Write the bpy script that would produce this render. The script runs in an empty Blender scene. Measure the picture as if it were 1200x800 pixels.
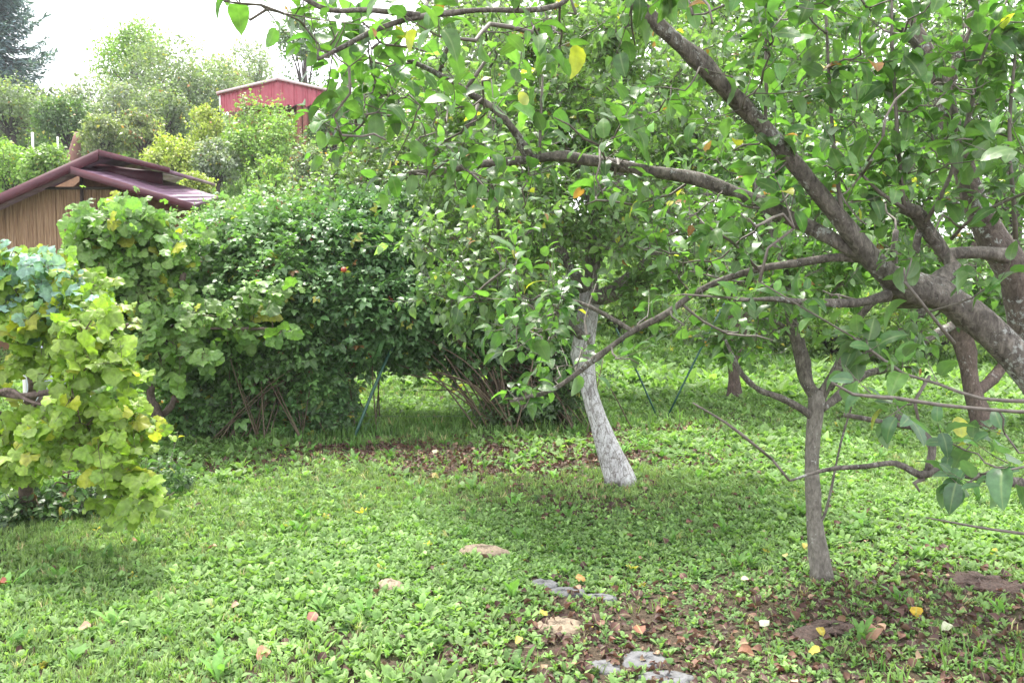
import bpy, math
import numpy as np
from math import radians as R
from mathutils import Vector

# ------------------------------------------------------------------ camera, sky, sun, exposure
sc = bpy.context.scene
CAMH = 1.6
FPX = 1000.0
PITCH = math.atan(70 / FPX)
cd = bpy.data.cameras.new("camera"); cam = bpy.data.objects.new("camera", cd)
sc.collection.objects.link(cam); sc.camera = cam
cam.location = (0, 0, CAMH); cam.rotation_euler = (math.pi / 2 - PITCH, 0, 0)
cd.sensor_width = 36; cd.lens = 30.0; cd.clip_start = 0.05; cd.clip_end = 3000

SUN_EL, SUN_AZ = R(67), R(342)        # azimuth clockwise from +Y (the view direction)
world = bpy.data.worlds.new("World"); sc.world = world; world.use_nodes = True
wn, wl = world.node_tree.nodes, world.node_tree.links
bg = wn["Background"]
sky = wn.new("ShaderNodeTexSky"); sky.sky_type = 'NISHITA'; sky.sun_disc = False
sky.sun_elevation = SUN_EL; sky.sun_rotation = SUN_AZ; sky.dust_density = 3.0; sky.air_density = 1.0
hs = wn.new("ShaderNodeHueSaturation"); hs.inputs['Saturation'].default_value = 0.45
hs.inputs['Value'].default_value = 1.0
tc = wn.new("ShaderNodeTexCoord"); nz = wn.new("ShaderNodeTexNoise")
nz.inputs['Scale'].default_value = 2.2; nz.inputs['Detail'].default_value = 5
rmp = wn.new("ShaderNodeMapRange"); rmp.inputs['From Min'].default_value = 0.35; rmp.inputs['From Max'].default_value = 0.62
rmp.inputs['To Min'].default_value = 0.45; rmp.inputs['To Max'].default_value = 1.0
mxs = wn.new("ShaderNodeMix"); mxs.data_type = 'RGBA'
mxs.inputs['B'].default_value = (9.5, 9.7, 10.0, 1)
wl.new(tc.outputs['Generated'], nz.inputs['Vector']); wl.new(nz.outputs['Fac'], rmp.inputs['Value'])
wl.new(sky.outputs['Color'], hs.inputs['Color']); wl.new(hs.outputs['Color'], mxs.inputs['A'])
wl.new(rmp.outputs['Result'], mxs.inputs['Factor']); wl.new(mxs.outputs['Result'], bg.inputs['Color'])
bg.inputs['Strength'].default_value = 0.12

sd = bpy.data.lights.new("sun", 'SUN'); sun = bpy.data.objects.new("sun", sd); sc.collection.objects.link(sun)
sd.energy = 3.1; sd.angle = R(12); sd.color = (1.0, 0.96, 0.88)
sv = Vector((math.sin(SUN_AZ) * math.cos(SUN_EL), math.cos(SUN_AZ) * math.cos(SUN_EL), math.sin(SUN_EL)))
sun.rotation_euler = sv.to_track_quat('Z', 'Y').to_euler(); sun.location = (-6, -6, 12)
vs = sc.view_settings
vs.view_transform = 'Standard'; vs.look = 'None'; vs.gamma = 1; vs.use_curve_mapping = False
vs.exposure = 1.8
sc.cycles.max_bounces = 7; sc.cycles.diffuse_bounces = 3; sc.cycles.glossy_bounces = 2
sc.cycles.transmission_bounces = 3; sc.cycles.transparent_max_bounces = 4

# ------------------------------------------------------------------ maths helpers
rng = np.random.default_rng(7)
cp, sp = math.cos(PITCH), math.sin(PITCH)
def ray(px, py):
    a = (px - 600) / FPX; b = (400 - py) / FPX
    return np.array([a, cp + b * sp, -sp + b * cp])
def P(px, py, d): return np.array([0, 0, CAMH]) + ray(px, py) * d
def terrain(x, y):
    x = np.asarray(x, float); y = np.asarray(y, float)
    w = 1 / (1 + np.exp((x + 0.5 - 0.05 * y) / 1.6))          # 1 on the left, 0 on the right
    y0 = 17 - 4.0 * w
    s = 0.10 + 0.175 * w
    r = y - y0
    soft = np.where(r > 6, r, np.log1p(np.exp(np.clip(r / 1.2, -30, 30))) * 1.2)
    soft = np.minimum(soft, 45 + 0.1 * soft)
    bump = 0.018 * np.sin(2.1 * x + 0.7 * y) + 0.014 * np.sin(1.3 * y - 2.7 * x + 1) + 0.01 * np.sin(5 * x + 3.1 * y)
    return s * soft + bump
def G(px, py):
    r = ray(px, py); t = 1.0
    for _ in range(4000):
        p = np.array([0, 0, CAMH]) + r * t
        if p[2] < terrain(p[0], p[1]): break
        t += 0.01 if t < 20 else 0.05
    return np.array([p[0], p[1], float(terrain(p[0], p[1]))])
def on_ground(px, d):
    x = (px - 600) / FPX * d
    return np.array([x, d, float(terrain(x, d))])
def nrm(v): return v / (np.linalg.norm(v, axis=-1, keepdims=True) + 1e-9)
def lerp(a, b, t): return a + (b - a) * t

# ------------------------------------------------------------------ object helpers
def tag(o, label=None, cat=None, group=None, kind=None):
    if label: o['label'] = label
    if cat: o['category'] = cat
    if group: o['group'] = group
    if kind: o['kind'] = kind
    return o
def empty(name, loc, label, cat, group=None):
    o = bpy.data.objects.new(name, None); sc.collection.objects.link(o)
    o.empty_display_size = 0.1; o.location = tuple(loc)
    return tag(o, label, cat, group)

class MB:
    """collects triangles into one mesh"""
    def __init__(s): s.V = []; s.T = []; s.C = []; s.M = []; s.Rb = []; s.n = 0
    def add(s, V, T, col=(1, 1, 1), mi=0, rib=None):
        V = np.asarray(V, float).reshape(-1, 3); T = np.asarray(T, np.int64).reshape(-1, 3)
        s.V.append(V); s.T.append(T + s.n); s.n += len(V)
        col = np.asarray(col, float)
        if col.ndim == 1: col = np.broadcast_to(col, (len(T), 3))
        s.C.append(col); s.M.append(np.full(len(T), mi, np.int32))
        s.Rb.append(np.ones(len(V)) if rib is None else rib)
        return s
    def build(s, name, mats, parent=None, origin=None, smooth=True):
        V = np.concatenate(s.V); T = np.concatenate(s.T); C = np.concatenate(s.C); M = np.concatenate(s.M); Rb = np.concatenate(s.Rb)
        if origin is None: origin = np.array(parent.location) if parent is not None else np.zeros(3)
        V = V - np.asarray(origin)
        me = bpy.data.meshes.new(name)
        me.vertices.add(len(V)); me.vertices.foreach_set('co', V.astype(np.float32).ravel())
        me.loops.add(len(T) * 3); me.loops.foreach_set('vertex_index', T.astype(np.int32).ravel())
        me.polygons.add(len(T)); me.polygons.foreach_set('loop_start', np.arange(0, len(T) * 3, 3, dtype=np.int32))
        me.polygons.foreach_set('material_index', M)
        me.polygons.foreach_set('use_smooth', np.full(len(T), smooth, bool))
        at = me.attributes.new('col', 'FLOAT_COLOR', 'FACE')
        at.data.foreach_set('color', np.concatenate([C, np.ones((len(C), 1))], 1).astype(np.float32).ravel())
        ar = me.attributes.new('rib', 'FLOAT', 'POINT'); ar.data.foreach_set('value', Rb.astype(np.float32))
        for m in (mats if isinstance(mats, (list, tuple)) else [mats]): me.materials.append(m)
        me.update(calc_edges=True)
        o = bpy.data.objects.new(name, me); sc.collection.objects.link(o)
        if parent is not None: o.parent = parent
        else: o.location = tuple(origin)
        return o

def inst(mb, tv, tt, pos, X, Y, Z, scale, cols, mi=0, rib=None):
    """stamp template (tv, tt) at N frames"""
    N = len(pos); m = len(tv)
    sc_ = np.asarray(scale).reshape(N, 1, 1) if np.ndim(scale) == 1 else np.full((N, 1, 1), scale)
    V = pos[:, None, :] + sc_ * (tv[None, :, 0:1] * X[:, None, :] + tv[None, :, 1:2] * Y[:, None, :] + tv[None, :, 2:3] * Z[:, None, :])
    T = tt[None] + (np.arange(N) * m)[:, None, None]
    C = np.repeat(cols, len(tt), axis=0)
    rb = None if rib is None else np.tile(rib, N)
    mb.add(V.reshape(-1, 3), T.reshape(-1, 3), C, mi, rb)

def box(mb, c0, c1, mi=0, col=(1, 1, 1), M=None, o=None):
    (x0, y0, z0), (x1, y1, z1) = c0, c1
    v = np.array([(x, y, z) for z in (z0, z1) for y in (y0, y1) for x in (x0, x1)], float)
    if M is not None: v = v @ np.asarray(M)
    if o is not None: v = v + o
    f = [(0, 2, 3), (0, 3, 1), (4, 5, 7), (4, 7, 6), (0, 1, 5), (0, 5, 4), (2, 6, 7), (2, 7, 3), (0, 4, 6), (0, 6, 2), (1, 3, 7), (1, 7, 5)]
    mb.add(v, f, col, mi)
def slab(mb, quad, th, mi=0, down=(0, 0, -1)):
    """a plate with the given four top corners and thickness"""
    q = np.array(quad, float); n = np.cross(q[1] - q[0], q[3] - q[0]); n /= np.linalg.norm(n)
    if np.dot(n, down) < 0: n = -n
    v = np.concatenate([q, q + n * th])
    f = [(0, 1, 2), (0, 2, 3), (4, 6, 5), (4, 7, 6)]
    for i in range(4):
        j = (i + 1) % 4; f += [(i, i + 4, j + 4), (i, j + 4, j)]
    mb.add(v, f, (1, 1, 1), mi)

def spline(pts, rad, step):
    pts = np.asarray(pts, float); rad = np.asarray(rad, float)
    p = np.vstack([2 * pts[0] - pts[1], pts, 2 * pts[-1] - pts[-2]]); out = []; ro = []
    for i in range(1, len(p) - 2):
        L = np.linalg.norm(p[i + 1] - p[i]); n = max(1, int(L / step))
        t = (np.arange(n) / n)[:, None]
        out.append(0.5 * ((2 * p[i]) + (-p[i - 1] + p[i + 1]) * t + (2 * p[i - 1] - 5 * p[i] + 4 * p[i + 1] - p[i + 2]) * t ** 2
                          + (-p[i - 1] + 3 * p[i] - 3 * p[i + 1] + p[i + 2]) * t ** 3))
        ro.append(rad[i - 1] + (rad[i] - rad[i - 1]) * t[:, 0])
    out.append(pts[-1:]); ro.append(rad[-1:])
    return np.concatenate(out), np.concatenate(ro)
def tube(mb, pts, rad, sides=8, step=None, rough=0.07, mi=0, col=(1, 1, 1), r=rng, knots=0):
    rad = np.broadcast_to(np.asarray(rad, float), (len(pts),)) if np.ndim(rad) == 0 else np.asarray(rad, float)
    if step is None: step = max(0.02, float(rad.mean()) * 1.3)
    p, q = spline(pts, rad, step) if step > 0 else (np.asarray(pts, float), rad)
    n = len(p); t = nrm(np.gradient(p, axis=0))
    u = np.cross(t[0], [0.31, 0.17, 0.93]); u /= np.linalg.norm(u); U = []
    for i in range(n):
        u = u - t[i] * np.dot(u, t[i]); u /= (np.linalg.norm(u) + 1e-9); U.append(u)
    U = np.array(U); W = np.cross(t, U); a = np.arange(sides) * 2 * np.pi / sides
    s = np.arange(n)[:, None] * 0.55
    k = 1 + rough * (np.sin(a[None] * 2 + s * .7 + r.random() * 6) * .6 + np.sin(a[None] * 3 - s * 1.3 + r.random() * 6) * .5 + r.normal(0, .55, (n, sides)) * .6)
    k *= (1 + rough * 0.8 * np.sin(s * 0.9 + r.random() * 6))
    for _ in range(knots):
        i0 = r.integers(1, max(2, n - 1)); a0 = r.random() * 6.28; am = r.uniform(.25, .6)
        k += am * np.exp(-((np.arange(n)[:, None] - i0) / 1.2) ** 2) * np.exp(-(np.angle(np.exp(1j * (a[None] - a0))) / .5) ** 2)
    V = p[:, None] + (q[:, None] * k)[..., None] * (np.cos(a)[None, :, None] * U[:, None] + np.sin(a)[None, :, None] * W[:, None])
    T = []
    i = np.arange(n - 1)[:, None] * sides; j = np.arange(sides)[None]; j2 = (j + 1) % sides
    T.append(np.stack([i + j, i + j2, i + sides + j2], -1).reshape(-1, 3)); T.append(np.stack([i + j, i + sides + j2, i + sides + j], -1).reshape(-1, 3))
    V = np.vstack([V.reshape(-1, 3), p[:1], p[-1:] + t[-1:] * q[-1] * 0.4]); c0 = n * sides
    jj = np.arange(sides); T.append(np.stack([(jj + 1) % sides, jj, np.full(sides, c0)], -1))
    b = (n - 1) * sides; T.append(np.stack([b + jj, b + (jj + 1) % sides, np.full(sides, c0 + 1)], -1))
    mb.add(V, np.concatenate(T), col, mi)
    return p, t, q

# ------------------------------------------------------------------ leaf templates (x across, y along, z = upper side)
def blade(n=4, w=0.30, fold=0.25, curl=0.3, pet=0.22, serr=0.0, tipw=0.0, peak=0.45, wave=0.0, seed=0):
    t = np.linspace(0, 1, n + 1); r = np.random.default_rng(seed)
    wd = w * np.abs(np.sin(np.pi * np.clip(t, 0, 1) ** (np.log(.5) / np.log(peak)))) ** 0.62
    wd[0] = 0.0; wd[-1] = tipw
    if serr: wd = wd * (1 + serr * np.where(np.arange(n + 1) % 2, 1, -1))
    z = -curl * t ** 2 + 0.05 * np.sin(t * 3)
    mid = np.stack([0 * t, pet + t, z], 1)
    wl_ = wave * r.normal(0, 1, n + 1); wr_ = wave * r.normal(0, 1, n + 1)
    Lf = np.stack([-wd, pet + t - .06 * wd, z + fold * wd + wl_ * wd], 1); Rt = np.stack([wd, pet + t - .06 * wd, z + fold * wd + wr_ * wd], 1)
    V = np.concatenate([mid, Lf, Rt]); rib = np.concatenate([np.zeros(n + 1), np.ones(2 * (n + 1))])
    T = []; N = n + 1
    for i in range(n):
        a, b = i, i + 1; l, l2 = N + i, N + i + 1; q, q2 = 2 * N + i, 2 * N + i + 1
        if i > 0: T += [(a, b, l2), (a, l2, l), (a, q, q2), (a, q2, b)] if i < n - 1 or tipw else [(a, b, l), (a, q, b)]
        else: T += [(a, b, l2), (a, q2, b)]
    if pet > 0:
        k = len(V); h = 0.012
        V = np.vstack([V, [(-h, 0, 0.02), (h, 0, 0.02), (0, pet + .02, 0.0)]]); T.append((k, k + 1, k + 2)); rib = np.append(rib, [0, 0, 0])
    return V, np.array(T), rib
APPLE_HI = [blade(9, .31, f, c, .25, .035, 0, .45, wv * .35, s) for s, (f, c, wv) in enumerate([(.3, .35, .12), (.15, .6, .2), (.45, .2, .15), (.1, .15, .2), (.5, .5, .1)])]
APPLE_LO = [blade(3, .33, f, c, .2, 0, 0, .42, .1, s) for s, (f, c) in enumerate([(.3, .35), (.15, .6), (.45, .2)])]
TINY = [blade(2, .34, .3, .3, 0, 0, 0, .5)]
LANCE = [blade(3, .15, .3, .3, .1, 0, 0, .45)]
def grape(seed=0, n=26):
    r = np.random.default_rng(seed); th = np.linspace(-2.7, 2.7, n)       # 0 = tip direction +y
    rad = 0.43 + 0.12 * np.abs(np.cos(th * 1.25)) ** 1.3 + .05 * (np.abs(th) < .5)
    rad *= 1 + 0.05 * np.where(np.arange(n) % 2, 1, -1) + r.normal(0, .03, n)
    x = np.sin(th) * rad; y = np.cos(th) * rad + 0.25
    z = -0.45 * (x ** 2 + (y - .25) ** 2) + 0.07 * np.sin(th * 5) + r.normal(0, .015, n)
    V = np.vstack([[(0, .22, .03)], np.stack([x, y, z], 1), [(-.012, -.12, -.06), (.012, -.12, -.06)]])
    T = [(0, i + 1, i) for i in range(1, n)] + [(n + 1, n + 2, 0)]
    rib = np.concatenate([[0], (np.sin(th * 2.5 + 1.57) ** 2 < .2) * 0.35 + .6, [0, 0]])
    return V, np.array(T), rib
GRAPE = [grape(s) for s in range(4)]
def trefoil(seed, w=.3):
    v0, t0, r0 = blade(3, w, .2, .25, .12, 0, 0, .42, .08, seed); Vs = []; Ts = []; Rs = []; k = 0
    for a, s in ((0, 1.0), (1.15, .8), (-1.15, .8)):
        c, s_ = math.cos(a), math.sin(a); v = v0 * s
        Vs.append(np.stack([v[:, 0] * c - v[:, 1] * s_, v[:, 0] * s_ + v[:, 1] * c + .2, v[:, 2] - .1 * abs(a)], 1)); Ts.append(t0 + k); Rs.append(r0); k += len(v)
    return np.vstack(Vs), np.vstack(Ts), np.concatenate(Rs)
TREFOIL = [trefoil(s) for s in range(3)]
def spat(L, w, rise, a, seed, n=3):
    """one arching spatulate ground leaf pointing to azimuth a"""
    t = np.linspace(0, 1, n + 1); th = rise * (1 - 0.75 * t)
    dy = np.cos(th) * L / n; dz = np.sin(th) * L / n
    y = np.concatenate([[0], np.cumsum(dy[:-1])]); z = np.concatenate([[0], np.cumsum(dz[:-1])])
    wd = w * np.array([.18, .55, 1.0, .25]) if n == 3 else w * np.array([.3, 1.0, .2])
    c, s = math.cos(a), math.sin(a); tw = .25 * math.sin(seed * 7.1)
    def pt(x, yy, zz): return np.stack([x * c - yy * s, x * s + yy * c, zz], 1)
    V = np.vstack([pt(-wd, y, z + wd * (.3 + tw)), pt(wd, y, z + wd * (.3 - tw))]); N = n + 1; T = []
    for i in range(n): T += [(i, N + i, N + i + 1), (i, N + i + 1, i + 1)]
    return V, np.array(T)
def rosette(seed, k=7, L=1.0, w=.2, rise=(.5, 1.2), n=3, spread=.12):
    r = np.random.default_rng(seed); Vs = []; Ts = []; q = 0
    for i in range(k):
        v, t = spat(L * r.uniform(.6, 1.1), w * r.uniform(.8, 1.2), r.uniform(*rise), i * 6.283 / k + r.normal(0, .4), seed + i, n)
        v = v + np.array([r.normal(0, spread), r.normal(0, spread), 0]); Vs.append(v); Ts.append(t + q); q += len(v)
    V = np.vstack(Vs); return V, np.vstack(Ts), np.ones(len(V))

# ------------------------------------------------------------------ materials
def mat(name):
    m = bpy.data.materials.new(name); m.use_nodes = True
    nt = m.node_tree; return m, nt.nodes, nt.links, nt.nodes["Principled BSDF"]
def noise(n, l, scale, detail=4, vec=None, rough=.55, dist=0):
    t = n.new("ShaderNodeTexNoise"); t.inputs['Scale'].default_value = scale; t.inputs['Detail'].default_value = detail
    t.inputs['Roughness'].default_value = rough; t.inputs['Distortion'].default_value = dist
    if vec is not None: l.new(vec, t.inputs['Vector'])
    return t.outputs['Fac']
def ramp(n, l, fac, stops):
    r = n.new("ShaderNodeValToRGB"); e = r.color_ramp.elements
    while len(e) < len(stops): e.new(.5)
    for k, (p, c) in enumerate(stops): e[k].position = p; e[k].color = (*c, 1)
    l.new(fac, r.inputs['Fac']); return r.outputs['Color']
def mix(n, l, f, a, b, mode='MIX'):
    m = n.new("ShaderNodeMix"); m.data_type = 'RGBA'; m.blend_type = mode
    for s, v in (('Factor', f), ('A', a), ('B', b)):
        if isinstance(v, (int, float)): m.inputs[s].default_value = v
        elif isinstance(v, tuple): m.inputs[s].default_value = (*v, 1)
        else: l.new(v, m.inputs[s])
    return m.outputs['Result']
def bump(n, l, h, dist, strength=1.0):
    b = n.new("ShaderNodeBump"); b.inputs['Distance'].default_value = dist; b.inputs['Strength'].default_value = strength
    l.new(h, b.inputs['Height']); return b.outputs['Normal']
def coords(n): return n.new("ShaderNodeTexCoord").outputs['Object']

def leaf_mat(name, trans=.38, rough=.42, spec=.5, under=(.20, .27, .15), uf=.5, ribs=True, tmul=(1.6, 1.9, .7)):
    m, n, l, b = mat(name)
    a = n.new("ShaderNodeAttribute"); a.attribute_name = 'col'; c = a.outputs['Color']
    nf = noise(n, l, 45, 3, coords(n)); c = mix(n, l, 1.0, c, ramp(n, l, nf, [(.3, (.72, .72, .72)), (.7, (1.25, 1.25, 1.2))]), 'MULTIPLY')
    top = c
    if ribs:
        rb = n.new("ShaderNodeAttribute"); rb.attribute_name = 'rib'
        mr = n.new("ShaderNodeMapRange"); mr.inputs['From Min'].default_value = .0; mr.inputs['From Max'].default_value = .16
        mr.inputs['To Min'].default_value = .55; mr.inputs['To Max'].default_value = 0; l.new(rb.outputs['Fac'], mr.inputs['Value'])
        top = mix(n, l, mr.outputs['Result'], c, (.28, .36, .14))
    ge = n.new("ShaderNodeNewGeometry")
    mu = n.new("ShaderNodeMath"); mu.operation = 'MULTIPLY'; mu.inputs[1].default_value = uf; l.new(ge.outputs['Backfacing'], mu.inputs[0])
    col = mix(n, l, mu.outputs[0], top, under)
    l.new(col, b.inputs['Base Color']); b.inputs['Roughness'].default_value = rough; b.inputs['Specular IOR Level'].default_value = spec
    l.new(bump(n, l, nf, .003, .5), b.inputs['Normal'])
    tr = n.new("ShaderNodeBsdfTranslucent"); l.new(mix(n, l, 1.0, c, tmul, 'MULTIPLY'), tr.inputs['Color'])
    ms = n.new("ShaderNodeMixShader"); ms.inputs[0].default_value = trans
    l.new(b.outputs[0], ms.inputs[1]); l.new(tr.outputs[0], ms.inputs[2]); l.new(ms.outputs[0], n["Material Output"].inputs['Surface'])
    return m
def bark_mat(name, dark, light, lichen=None, lf=.6, scale=30, wash=None, washz=(1.2, 1.7)):
    m, n, l, b = mat(name); co = coords(n)
    mp = n.new("ShaderNodeMapping"); mp.inputs['Scale'].default_value = (1, 1, .45); l.new(co, mp.inputs['Vector'])
    f1 = noise(n, l, scale, 7, mp.outputs[0], .7, .6); f2 = noise(n, l, scale * .22, 4, co, .6)
    c = ramp(n, l, f1, [(.32, dark), (.55, tuple((np.array(dark) + light) / 2)), (.72, light)])
    c = mix(n, l, .6, c, ramp(n, l, f2, [(.35, (.65, .62, .6)), (.65, (1.3, 1.28, 1.25))]), 'MULTIPLY')
    if lichen:
        f3 = noise(n, l, scale * .9, 6, co, .75, .3); f4 = noise(n, l, scale * .12, 3, co)
        mm = n.new("ShaderNodeMath"); mm.operation = 'MULTIPLY_ADD'; l.new(f4, mm.inputs[0]); mm.inputs[1].default_value = .6; l.new(f3, mm.inputs[2])
        c = mix(n, l, ramp(n, l, mm.outputs[0], [(lf + .2, (0, 0, 0)), (lf + .26, (1, 1, 1))]), c, lichen)
    if wash:
        sx = n.new("ShaderNodeSeparateXYZ"); l.new(co, sx.inputs[0])
        mr = n.new("ShaderNodeMapRange"); mr.inputs['From Min'].default_value = washz[0]; mr.inputs['From Max'].default_value = washz[1]
        mr.inputs['To Min'].default_value = 1; mr.inputs['To Max'].default_value = 0; l.new(sx.outputs['Z'], mr.inputs['Value'])
        wv = ramp(n, l, noise(n, l, scale * 1.6, 8, mp.outputs[0], .75, 1.0), [(.36, (0, 0, 0)), (.56, (1, 1, 1))])
        vo = n.new("ShaderNodeTexVoronoi"); vo.feature = 'DISTANCE_TO_EDGE'; vo.inputs['Scale'].default_value = 15; l.new(mp.outputs[0], vo.inputs['Vector'])
        ck = ramp(n, l, vo.outputs['Distance'], [(.0, (.12, .12, .12)), (.05, (1, 1, 1))]); wv = mix(n, l, .8, wv, ck, 'MULTIPLY')
        wv = mix(n, l, .4, wv, ramp(n, l, f2, [(.38, (.2, .2, .2)), (.55, (1, 1, 1))]), 'MULTIPLY')
        mm = n.new("ShaderNodeMath"); mm.operation = 'MULTIPLY'; l.new(wv, mm.inputs[0]); l.new(mr.outputs[0], mm.inputs[1])
        c = mix(n, l, mm.outputs[0], c, wash)
    l.new(c, b.inputs['Base Color']); b.inputs['Roughness'].default_value = .85; b.inputs['Specular IOR Level'].default_value = .25
    l.new(bump(n, l, f1, .010, 1.0), b.inputs['Normal'])
    return m
def plain(name, col, rough=.6, var=.15, scale=12, metal=0, bmp=0):
    m, n, l, b = mat(name); f = noise(n, l, scale, 5, coords(n))
    c = np.array(col); l.new(ramp(n, l, f, [(.3, tuple(c * (1 - var))), (.7, tuple(np.minimum(c * (1 + var), 1)))]), b.inputs['Base Color'])
    b.inputs['Roughness'].default_value = rough; b.inputs['Metallic'].default_value = metal
    if bmp: l.new(bump(n, l, f, bmp), b.inputs['Normal'])
    return m

M = {}
M['apple'] = leaf_mat('apple_leaf', .42, .38, .5)
M['far_leaf'] = leaf_mat('far_leaf', .34, .5, .4, ribs=False)
M['grape'] = leaf_mat('grape_leaf', .42, .45, .4, under=(.22, .32, .16))
M['bramble'] = leaf_mat('bramble_leaf', .30, .4, .5, under=(.22, .27, .2), uf=.6)
M['herb'] = leaf_mat('herb_leaf', .32, .55, .22, ribs=False, uf=.2)
M['dead'] = leaf_mat('dead_leaf', .12, .6, .3, under=(.3, .2, .14), uf=.5, tmul=(1.4, 1.0, .7))
M['needle'] = leaf_mat('needle_leaf', .1, .5, .3, ribs=False, under=(.08, .12, .12))
M['bark'] = bark_mat('apple_bark', (.040, .035, .031), (.25, .225, .20), (.30, .31, .29), .70, 62)
M['bark_lichen'] = bark_mat('lichen_bark', (.045, .034, .03), (.20, .165, .145), (.33, .345, .335), .66, 60)
M['bark_far'] = bark_mat('fruit_tree_bark', (.05, .035, .03), (.19, .145, .125), (.33, .33, .31), .74, 45)
M['bark_young'] = bark_mat('young_bark', (.09, .08, .07), (.27, .25, .225), (.36, .36, .34), .74, 60)
M['bark_wash'] = bark_mat('limewashed_bark', (.07, .055, .05), (.20, .17, .155), (.45, .46, .44), .8, 30, (.56, .55, .57), (1.1, 1.9))
M['twig'] = plain('twig_bark', (.115, .098, .083), .7, .35, 60)
M['cane'] = plain('cane_bark', (.10, .07, .045), .7, .35, 60)
M['dark_wood'] = plain('dark_wood', (.05, .035, .03), .7, .3, 20)

def pal(r, N, c1, c2, yellow=0., ycol=(.38, .33, .05), brown=0., bcol=(.22, .10, .04), var=.18):
    t = r.random((N, 1)); c = np.array(c1) * (1 - t) + np.array(c2) * t
    c = c * np.exp(r.normal(0, var, (N, 1)))
    y = r.random(N); c[y < yellow] = np.array(ycol) * np.exp(r.normal(0, .2, ((y < yellow).sum(), 1)))
    s = y > 1 - brown; c[s] = np.array(bcol) * np.exp(r.normal(0, .25, (s.sum(), 1)))
    return c

# ------------------------------------------------------------------ shoots and growth
UP = np.array([0, 0, 1.0])
def shoots(mb, r, B, D, L, K, size, temps, colf, mi_leaf=0, mi_twig=1, bend=.15, up=.9, droop=-.12, twig_r=.0028, jit=.45, tw_col=(1, 1, 1), face=(0, 0, 0)):
    N = len(B); D = nrm(D)
    e1 = nrm(np.cross(D, nrm(r.normal(0, 1, (N, 3))))); e2 = np.cross(D, e1)
    bv = (UP * bend + r.normal(0, .12, (N, 3)))
    if twig_r:
        S = 4; t = np.linspace(0, 1, S)[None, :, None]
        c = B[:, None] + D[:, None] * L[:, None, None] * t + bv[:, None] * L[:, None, None] * t ** 2
        a = np.arange(3) * 2.094; rr = twig_r * (1 - .65 * t[0, :, 0])
        off = (np.cos(a)[None, None, :, None] * e1[:, None, None] + np.sin(a)[None, None, :, None] * e2[:, None, None]) * rr[None, :, None, None]
        V = (c[:, :, None] + off).reshape(-1, 3); base = (np.arange(N) * S * 3)[:, None]
        F = []
        for s in range(S - 1):
            for j in range(3):
                j2 = (j + 1) % 3; F += [(s * 3 + j, s * 3 + j2, s * 3 + 3 + j2), (s * 3 + j, s * 3 + 3 + j2, s * 3 + 3 + j)]
        F = np.array(F); mb.add(V, (F[None] + base[..., None]).reshape(-1, 3), tw_col, mi_twig)
    k = np.arange(K)[None]; t = np.clip((k + .6 + r.uniform(-.3, .3, (N, K))) / K, .03, 1)
    pos = B[:, None] + D[:, None] * (L[:, None] * t)[..., None] + bv[:, None] * (L[:, None] * t ** 2)[..., None]
    phi = 2.4 * k + r.random((N, 1)) * 6.28 + r.normal(0, .3, (N, K))
    out = np.cos(phi)[..., None] * e1[:, None] + np.sin(phi)[..., None] * e2[:, None]
    Y = nrm(out * .9 + D[:, None] * (.35 + .5 * t)[..., None] + UP * r.normal(droop, .28, (N, K))[..., None])
    Z = UP * up + np.array(face) + D[:, None] * .15 + r.normal(0, jit, (N, K, 3)); Z = nrm(Z - Y * (Z * Y).sum(-1, keepdims=True)); X = np.cross(Y, Z)
    sz = size * np.clip(r.normal(1, .27, (N, K)), .4, 1.6) * (1 - .35 * t ** 3)
    pos = pos.reshape(-1, 3); X, Y, Z = (q.reshape(-1, 3) for q in (X, Y, Z)); sz = sz.ravel()
    col = colf(len(pos), pos); which = r.integers(0, len(temps), len(pos))
    for i, (tv, tt, rb) in enumerate(temps):
        s = which == i
        if s.any(): inst(mb, tv, tt, pos[s], X[s], Y[s], Z[s], sz[s], col[s], mi_leaf, rb)

def grow(mb, r, nodes, targets, r0=.012, r1=.003, mi=1, sides=5, sag=.0, wig=.12):
    """connect every target to the nearest part of the branch skeleton; returns sample points with directions"""
    nodes = np.array(nodes, float); todo = np.array(targets, float); samp = []; sdir = []
    d = np.linalg.norm(todo[:, None] - nodes[None], axis=2).min(1)
    for i in np.argsort(d):
        t = todo[i]; dd = np.linalg.norm(nodes - t, axis=1) + .35 * np.maximum(0, nodes[:, 2] - t[2])
        j = int(np.argmin(dd)); a = nodes[j]; L = np.linalg.norm(t - a)
        if L < .04: continue
        m1 = lerp(a, t, .35) + r.normal(0, wig * L * .5, 3) + UP * sag * L; m2 = lerp(a, t, .7) + r.normal(0, wig * L * .5, 3) + UP * sag * L * .8
        ra = min(r0, r1 + .014 * L)
        p, tg, _ = tube(mb, [a, m1, m2, t], [ra, ra * .8, ra * .55 + r1 * .4, r1], sides, max(.05, L / 7), .06, mi, r=r)
        nodes = np.vstack([nodes, p[2:]]); samp.append(p[1:]); sdir.append(tg[1:])
    return np.concatenate(samp), np.concatenate(sdir), nodes
def ellip(r, n, c, rad, shell=.0):
    v = nrm(r.normal(0, 1, (n, 3))); q = (r.random((n, 1)) * (1 - shell ** 3) + shell ** 3) ** (1 / 3)
    return np.array(c) + v * q * np.array(rad)

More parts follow.
